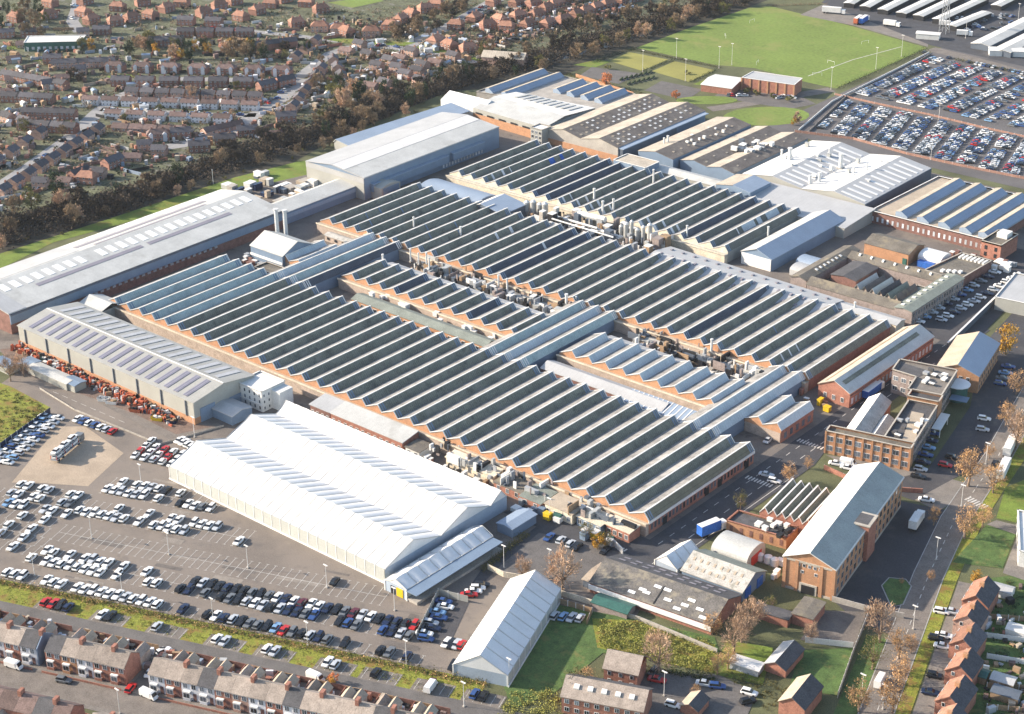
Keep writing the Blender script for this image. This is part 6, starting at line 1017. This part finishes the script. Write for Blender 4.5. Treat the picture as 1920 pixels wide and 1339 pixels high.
clut(44, -450, -388, 533, 551, 0.1, 'in the process yard between the sheds', ('steel', 'clad_dark', 'silver', 'wood', 'brick_grey', 'concrete', 'dark'), (1.0, 3.4), (3.0, 7.5)); clut(30, -455, -380, 466, 470, .1, 'in the far alley', s=(.8, 3.2), h=(2, 5.5)); clut(10, -345, -292, 464, 467.5, .1, 'in the far alley past the centre'); clut(14, -455, -385, 433.5, 437, 2.5, 'on the roof edge of the near alley', ('pipe', 'trim')); clut(20, -432, -418, 655, 672, 5.6, 'on the low brown roof', ('trim', 'white', 'clad_dark'), (1, 3.2), (.8, 2.4)); clut(16, -405, -350, 645, 685, 6.8, 'on the big cream and grey roof', ('trim', 'silver'), (.7, 1.8), (1, 2.2)); clut(14, -345, -322, 350, 356, .1, 'in the gas yard before the long shed', ('pipe', 'white', 'brick', 'trim')); clut(40, -590, -550, 476, 512, .1, 'in the plant yard by the white hall', ('sand', 'trim', 'clad_dark', 'car_navy', 'concrete', 'silver'), (1.5, 5), (1.2, 3.2)); clut(12, -560, -540, 517, 521, .1, 'below the front wall of the white hall', ('steel', 'trim', 'pipe')); clut(14, -582, -570, 530, 552, .1, 'behind the white hall', ('trim', 'silver', 'dark')); clut(10, -524, -508, 425, 440, .1, 'behind the teal bays', ('steel', 'brick_dark', 'trim')); clut(12, -455, -446, 640, 680, 6.6, 'on the narrow tan roof', ('trim', 'white'), (.6, 1.4), (.5, 1.4)); clut(9, -238, -228, 382, 389, 3.8, 'on the flat brick range', ('trim', 'dark', 'pipe'), (1, 2.2), (.8, 1.6)); clut(10, -226, -218, 366, 382, .1, 'in the tank yard beside the brick hall', ('trim', 'redpaint', 'steel')); clut(10, -235, -226, 452, 470, 7.3, 'on the office roof', ('trim', 'roof_dk', 'steel'), (.7, 2), (.5, 1.2)); clut(10, -244, -236, 490, 503, 8.4, 'on the rear office roof', ('trim', 'roof_dk', 'steel'), (.7, 2), (.4, 1.0)); clut(16, -308, -268, 350, 354.5, .1, 'along the tent road before the long shed', ('trim', 'clad_blue_and_shade', 'steel', 'green_sheet', 'yellow')); clut(14, -300, -270, 612, 621, .1, 'between courtyard and monitor shed', ('trim', 'brick_dark', 'steel')); clut(8, -281, -262, 466, 472, .1, 'in the yard left of the end hall', ('brick', 'wood', 'yellow'))
# pipe bridges
for i, (a, e, z, r) in enumerate([((1030, 402), (1120, 428), 5, .5), ((1035, 410), (1150, 445), 6, .35), ((1085, 400), (1135, 412), 7, 1.3), ((1120, 430), (1165, 445), 4, .6)]):
    A, E = g(*a, z), g(*e, z); T = thing('pipe_run', ['upper silver duct crossing the process yard', 'thin pipe run crossing the process yard', 'fat pale duct drum in the process yard', 'short duct beside the tower group'][i], 'pipe', A.x, A.y); d = E-A
    B().tube((0, 0, A.z), (d.x, d.y, E.z), r, n=8).obj('pipe', 'pipe', T); b = B()
    for k in (.15, .5, .85): B().tube((d.x*k, d.y*k, 0), (d.x*k, d.y*k, z), .15, n=5).obj('support', 'steel', T)
for i, (px, py, z, h, r) in enumerate([(776, 428, 5, 5, .35), (864, 442, 5, 4, .4), (770, 487, 5, 4.5, .35), (785, 492, 5, 4, .3), (800, 496, 5, 5, .35), (805, 505, 5, 5, .35), (935, 538, 4, 5, .4), (951, 545, 4, 5, .4), (718, 490, 6, 3, .4), (1062, 572, 4, 4.5, .55), (1334, 655, 5, 4, .45), (1114, 372, 6, 4.5, .5), (1130, 402, 5, 6, .5), (1150, 396, 5, 5.5, .45), (1288, 440, 6, 4, .4), (1480, 305, 6, 7, .9), (1465, 300, 6, 5, .5), (1576, 312, 7, 6, 1.0), (1518, 345, 6, 4, .7), (1536, 342, 6, 4.5, .7), (1600, 330, 7, 4, .4), (1625, 322, 7, 4, .4), (1555, 290, 7, 3, .4), (1252, 270, 6, 4, .5), (1245, 272, 6, 3.5, .4), (1225, 342, 6, 6, .4), (1440, 442, 5, 4, .4), (400, 345, 0, 7, .12), (1602, 585, 3, 4, .4), (1080, 570, 4, 3, .3)]):
    p = g(px, py, z); stack('flue', 'pale round flue on the works roofs, {n} from the left', 'flue', p.x, p.y, z-1, h+1, r, 'pipe', 'flues on the works roofs')
for i, (px, py, r_, h) in enumerate([(1440, 1055, 2.0, 2.2), (1452, 1060, 2.0, 2.2), (1425, 1050, 1.8, 2.0), (855, 875, 2.2, .5), (1012, 940, 1.6, 2.2)]):
    p = g(px, py); T = thing('tank', ['white round tank beside the brick hall, middle one', 'white round tank beside the brick hall, right one', 'white round tank beside the brick hall, left one', 'ring-shaped low tank in the gas yard', 'green tank by the mossy-roofed hut'][i], 'tank', p.x, p.y); m = 'green_sheet' if i == 4 else 'white'; B().tube((0, 0, .2), (0, 0, h), r_*.6, r_*.6, 14).obj('shell', m, T); B().tube((0, 0, h), (0, 0, h+.5), r_*.6, r_*.15, 14).obj('cap', m, T); B().box(-r_*.6, r_*.6, -r_*.6, r_*.6, 0, .2).obj('pad', 'concrete', T)
# scrap yard beside the solar hall
def heap(px, py, m, label, L=4.5, w=2.2, h=1.4, a=25):
    """skip: open-topped tapered container with its load"""
    p = g(px, py); T = thing('skip', label, 'skip', p.x, p.y, R_(a)); b = B()
    for (x0, y0, x1, y1) in ((-1, -1, 1, -1), (1, -1, 1, 1), (1, 1, -1, 1), (-1, 1, -1, -1)): b.face((x0*L*.4, y0*w*.4, .1), (x1*L*.4, y1*w*.4, .1), (x1*L/2, y1*w/2, h), (x0*L/2, y0*w/2, h))
    b.face((-L*.4, -w*.4, .12), (L*.4, -w*.4, .12), (L*.4, w*.4, .12), (-L*.4, w*.4, .12)); b.obj('tub', m, T); b = B(); r = random.Random(int(px))
    for k in range(9): b.obox(r.uniform(-L*.35, L*.35), r.uniform(-w*.3, w*.3), h*.5, h*r.uniform(.8, 1.25), r.uniform(.4, 1.2), r.uniform(.3, .9), r.uniform(0, 3))
    b.obj('load', r.choice(['wood', 'steel', 'rust', 'trim', 'dark']), T)
for i, (x, y, m) in enumerate([(40, 655, 'rust'), (55, 662, 'redpaint'), (70, 670, 'rust'), (88, 677, 'green_sheet'), (100, 682, 'dark'), (115, 690, 'car_navy'), (135, 698, 'car_navy'), (150, 704, 'clad_dark'), (172, 715, 'rust'), (186, 722, 'redpaint'), (215, 735, 'rust'), (228, 740, 'redpaint'), (246, 745, 'dark'), (195, 752, 'trim'), (210, 757, 'trim'), (255, 772, 'rust'), (310, 778, 'steel'), (296, 788, 'yellow'), (322, 793, 'car_navy'), (290, 764, 'wood')]): heap(x, y, m, '%s skip in the scrap yard by the solar warehouse, {n} from the left' % dict(rust='rusty orange', redpaint='red', green_sheet='green', dark='black', car_navy='dark blue', clad_dark='charcoal', trim='white', steel='grey', yellow='yellow', wood='brown')[m])
for i, (x, y, l, m) in enumerate([(100, 712, 22, 'roof_sheet'), (140, 727, 7, 'clad_blue_and_shade'), (12, 692, 10, 'clad_blue_and_shade'), (58, 690, 6, 'clad_blue_and_shade')]): p = g(x, y); Hall('cabin', ['long pale site cabin beside the scrap yard', 'short grey cabin at the end of the long site cabin', 'blue-grey cabin at the left edge', 'small blue canopy left of the site cabin'][i], 'cabin', p.x, p.y, R_(1), l, 5, 2.6, 3.0, m, 'clad')
rk = random.Random(41); b = B()
for i in range(420):
    k = rk.random(); q = Vector((35, 652)).lerp(Vector((330, 792)), k)+Vector((rk.uniform(-12, 12), rk.uniform(-5, 9))); p = g(q.x, q.y); b.obox(p.x, p.y, 0, rk.uniform(.4, 2.4), rk.uniform(.5, 2.2), rk.uniform(.3, 1.2), rk.uniform(0, 3), rk.choices(range(7), [9, 6, 4, 3, 3, 3, 2])[0], rk.uniform(.5, 1))
o = b.obj('scrap_heap', ['scrap_red', 'rust', 'dark', 'steel', 'wood', 'car_navy', 'trim']); o['kind'] = 'stuff'; o['label'] = 'red and dark scrap metal heaped along the solar warehouse'; o['category'] = 'scrap'
rk = random.Random(42); b = B()
for i in range(520):
    u, v = rk.choice(((rk.uniform(-455, -385), rk.uniform(532.5, 552)), (rk.uniform(-456, -378), rk.uniform(463, 474)), (rk.uniform(-346, -290), rk.uniform(463, 474)), (rk.uniform(-345, -266), rk.uniform(356, 364)))); z0 = rk.choice((0, 2.5, 3.2))
    b.obox(u, v, z0, z0+rk.uniform(.5, 3.2), rk.choice((.4, .8, 1.6, 5)), rk.choice((.3, .6, 1.2)), rk.choice((0, 1.57)), rk.randrange(7))
o = b.obj('pipework', ['steel', 'silver', 'clad_dark', 'trim', 'brick_grey', 'wood', 'dark']); o['kind'] = 'stuff'; o['label'] = 'tangle of ducts, pipes and vents along the alleys between the sheds'; o['category'] = 'pipework'
# goals on the playing field
for i, (x, y) in enumerate([(1410, 42), (1360, 70), (1558, 120), (1532, 142), (1622, 82), (1420, 120)]):
    p = g(x, y); T = thing('goal', 'white football goal on the playing field, {n} from the left', 'goal', p.x, p.y, R_(40*i), scale=.7); b = B()
    for yy in (-3.6, 3.6): b.tube((0, yy, 0), (0, yy, 2.4), .09, n=5)
    b.obj('post', 'white', T); B().tube((0, -3.6, 2.4), (0, 3.6, 2.4), .09, n=5).obj('crossbar', 'white', T)
# painted bays
def bays(name, s0, s1, t0, t1, mid=None, step=2.62):
    b = B(); n = int((s1-s0)/step); w = .07; z = .075
    def ln(a, e, a2, e2):
        q = [cp(a, e), cp(a2, e2)]; d = (q[1]-q[0]).normalized(); nn = Vector((-d.y, d.x, 0))*w; b.face(*[(p.x, p.y, z) for p in (q[0]-nn, q[1]-nn, q[1]+nn, q[0]+nn)])
    for i in range(n+1): ln(s0+step*i, t0, s0+step*i, t1)
    if mid is not None: ln(s0, mid, s0+step*n, mid)
    for t in (t0, t1):
        for i in range(n+1): ln(s0+step*i-.5, t, s0+step*i+.5, t)
    b.obj(name, 'paint', kind='structure')
bays('bay_markings', -1.2, 132, -2.4, 2.2); bays('bay_markings.001', .8, 120, 6.8, 16.2, 11.5); bays('bay_markings.002', 1.2, 111, 20.3, 29.1, 24.7); bays('bay_markings.003', -.6, 59, 34.8, 44.5, 39.7); bays('bay_markings.004', .2, 42, 49.0, 59.2, 54)
for i, (t, a, e) in enumerate(((12.8, -10, 0), (18.1, -12, 2), (23.1, -18, -2), (28.8, -32, -3), (34.2, -34, 0), (39.6, -30, 0), (44.8, -28, -1))): bays('bay_markings.1%02d' % i, a, e, t-2.4, t+2.4)
dashes('apron_edge_line', [(232, 850), (165, 912)], 40, .1, .25, .08, 'rust'); dashes('lane_edge_line', [(100, 735), (250, 800)], 3, 2, .15, .12)
for i, s in enumerate((19, 37, 55, 73, 88, 106, 119, 134, 148)): sheet('lay_by', cpl((s-2, -12.8), (s+9, -12.8), (s+9, -7.4), (s-2, -7.4)), .06, 'path', px=False)
b = B()
for s in (19, 37, 55, 73, 88, 106, 119, 134, 148):
    for k in range(5):
        q = [cp(s-1+2.4*k, -12.4), cp(s-1+2.4*k, -7.8)]; nn = CE1*.06; b.face(*[(p.x, p.y, .08) for p in (q[0]-nn, q[1]-nn, q[1]+nn, q[0]+nn)])
b.obj('lay_by_markings', 'paint', kind='structure')
# pitch touch line
ribbon('touch_line', [(1515, 143), (1600, 112), (1690, 88)], .5, .08, 'paint')
# allotment rows, sheds, small garden huts
rk = random.Random(4)
for i in range(13):
    q = g(1165+9*(i//2)+(i % 2)*14, 150-2.2*(i//2)+(i % 2)*8); T = thing('planting_bed', 'narrow hedged bed beside the bowling greens, {n} from the left', 'planting bed', q.x, q.y, R_(110), 'planting beds'); B().box(-2.6, 2.6, -.5, .5, 0, .25).obj('edging', 'sand', T); B().box(-2.4, 2.4, -.35, .35, .25, 1.0).obj('hedge_top', 'leaf_ever', T)
for i in range(110):
    x = rk.uniform(0, 880); y = rk.uniform(70, 130)+ (130 if x < 420 else 60 if x < 640 else 0)*rk.random(); p = g(x, y)
    Hall('garden_shed', '%s garden shed in the estate back gardens, {n} from the left' % ('pale', 'grey', 'wooden')[i % 3], 'shed', p.x, p.y, rk.uniform(0, 3), rk.uniform(2.5, 5), 2.6, 2.0, 2.6, ('roof_white', 'roof_blue', 'wood')[i % 3], ('render', 'clad', 'wood')[i % 3], over=.15, group='estate garden sheds')
for i, (x, y, m) in enumerate([(1868, 1112, 'roof_grey'), (1905, 1190, 'roof_white'), (1830, 1272, 'green_sheet'), (1880, 1285, 'roof_grey'), (1885, 1310, 'clad_dark'), (1808, 1310, 'blue_sheet')]): p = g(x, y); Hall('garden_shed', ['grey-roofed shed cluster behind the topmost boulevard house', 'white-roofed greenhouse in the long gardens', 'teal canvas shelter in the long gardens', 'grey lean shed in the long gardens', 'dark shed at the bottom of the long gardens', 'small blue cover behind the boulevard houses'][i], 'shed', p.x, p.y, R_(10), (9, 5, 6, 6, 7, 3)[i], 4, 2.1, 2.7, m, 'render' if i < 2 else 'wood', over=.15)
p = g(1655, 985); T = thing('cycle_shelter', 'long narrow white shelter roof in the brick hall court', 'shelter', p.x, p.y, R_(101)); B().box(-10, 10, -.8, .8, 2.2, 2.35).obj('roof', 'clad_blue_and_shade', T); b = B()
for x in (-9, -3, 3, 9): b.tube((x, .6, 0), (x, .6, 2.2), .08, n=5)
b.obj('post', 'steel', T)

# sheds, conservatories, fences and odds and ends of the back gardens, too small to pick apart
rk = random.Random(31); b = B(); gm = ['trim', 'roof_grey', 'wood', 'tile_brown', 'brick', 'roof_blue', 'dark', 'sand', 'h_white']
EST_UP = [(-10, 10), (200, 15), (420, 10), (640, 35), (800, 40), (1000, 5), (1180, 0)]; EST_LO = [(-10, 400), (200, 340), (420, 285), (600, 205), (820, 165), (990, 75), (1190, 22)]
for (x, y, s) in strip_pts(EST_UP, EST_LO, 1700, (.8, 2.4)):
    a = HA+rk.choice((0, 1.57, .5, -.6, .9)); m = rk.choices(range(9), [5, 12, 16, 18, 12, 6, 14, 5, 4])[0]
    if rk.random() < .28: b.obox(x, y, 0, 1.6, rk.uniform(5, 13), .2, a, m)
    else: b.obox(x, y, 0, rk.uniform(1.2, 2.6), s*1.2, s*.9, a, m, rk.uniform(.85, 1))
o = b.obj('garden_clutter', gm); o['kind'] = 'stuff'; o['label'] = 'fences, lean-tos and odds and ends filling the estate back gardens'; o['category'] = 'clutter'
rk = random.Random(32); b = B()
for i in range(260):
    p = cp(rk.uniform(0, 146), rk.uniform(-27.5, -18.6)); b.obox(p.x, p.y, 0, rk.uniform(.5, 2.2), rk.uniform(.6, 2.4), rk.uniform(.5, 1.8), CA+rk.choice((0, 1.57, .3)), rk.randrange(9))
o = b.obj('yard_clutter', gm); o['kind'] = 'stuff'; o['label'] = 'sheds, bins and clutter crowding the terrace back yards'; o['category'] = 'clutter'
rk = random.Random(33); b = B()
for i in range(150):
    p = g(rk.uniform(1845, 1985), rk.uniform(1100, 1370)); b.obox(p.x, p.y, 0, rk.uniform(.4, 1.8), rk.uniform(.5, 2.6), rk.uniform(.4, 1.8), rk.uniform(0, 3), rk.randrange(9))
o = b.obj('garden_clutter', gm); o['kind'] = 'stuff'; o['label'] = 'clutter in the long gardens behind the boulevard houses'; o['category'] = 'clutter'

# patched and stained tarmac
rk = random.Random(51)
for i in range(34):
    s, t = rk.uniform(-25, 125), rk.choice((4.5, 18.4, 18.2, 32, 47, 31.5, -1, 24, 62, 68)); L, W = rk.uniform(2, 14), rk.uniform(.8, 2.6)
    if s > 55 and t > 44: continue
    sheet('tarmac_patch', cpl((s, t-W/2), (s+L, t-W/2), (s+L, t+W/2), (s, t+W/2)), .05+.0007*i, 'patch_dark' if i % 3 else 'patch_light', px=False)
for i in range(12):
    q = [(-258, -249), (-255, -250)][i % 2]; x = rk.uniform(*q); y = rk.uniform(365, 540); sheet('tarmac_patch', [(x, y), (x+rk.uniform(1, 2.5), y), (x+2, y+rk.uniform(3, 12)), (x, y+rk.uniform(3, 12))], .0955+.0008*i, 'tarmac_dark' if i % 2 else 'lane', px=False)
# ---------------------------------------------------------------- winter haze
m = bpy.data.materials.new('haze'); m.use_nodes = True; t = m.node_tree; t.nodes.clear()
o_ = t.nodes.new('ShaderNodeOutputMaterial'); v_ = t.nodes.new('ShaderNodeVolumePrincipled')
v_.inputs['Color'].default_value = (.80, .89, 1.0, 1); v_.inputs['Density'].default_value = .00003; v_.inputs['Anisotropy'].default_value = .1
t.links.new(v_.outputs[0], o_.inputs['Volume']); MAT['haze'] = m
B().box(-2610, 710, -410, 2610, -1, 280).obj('haze', 'haze', kind='stuff')
finish_labels()
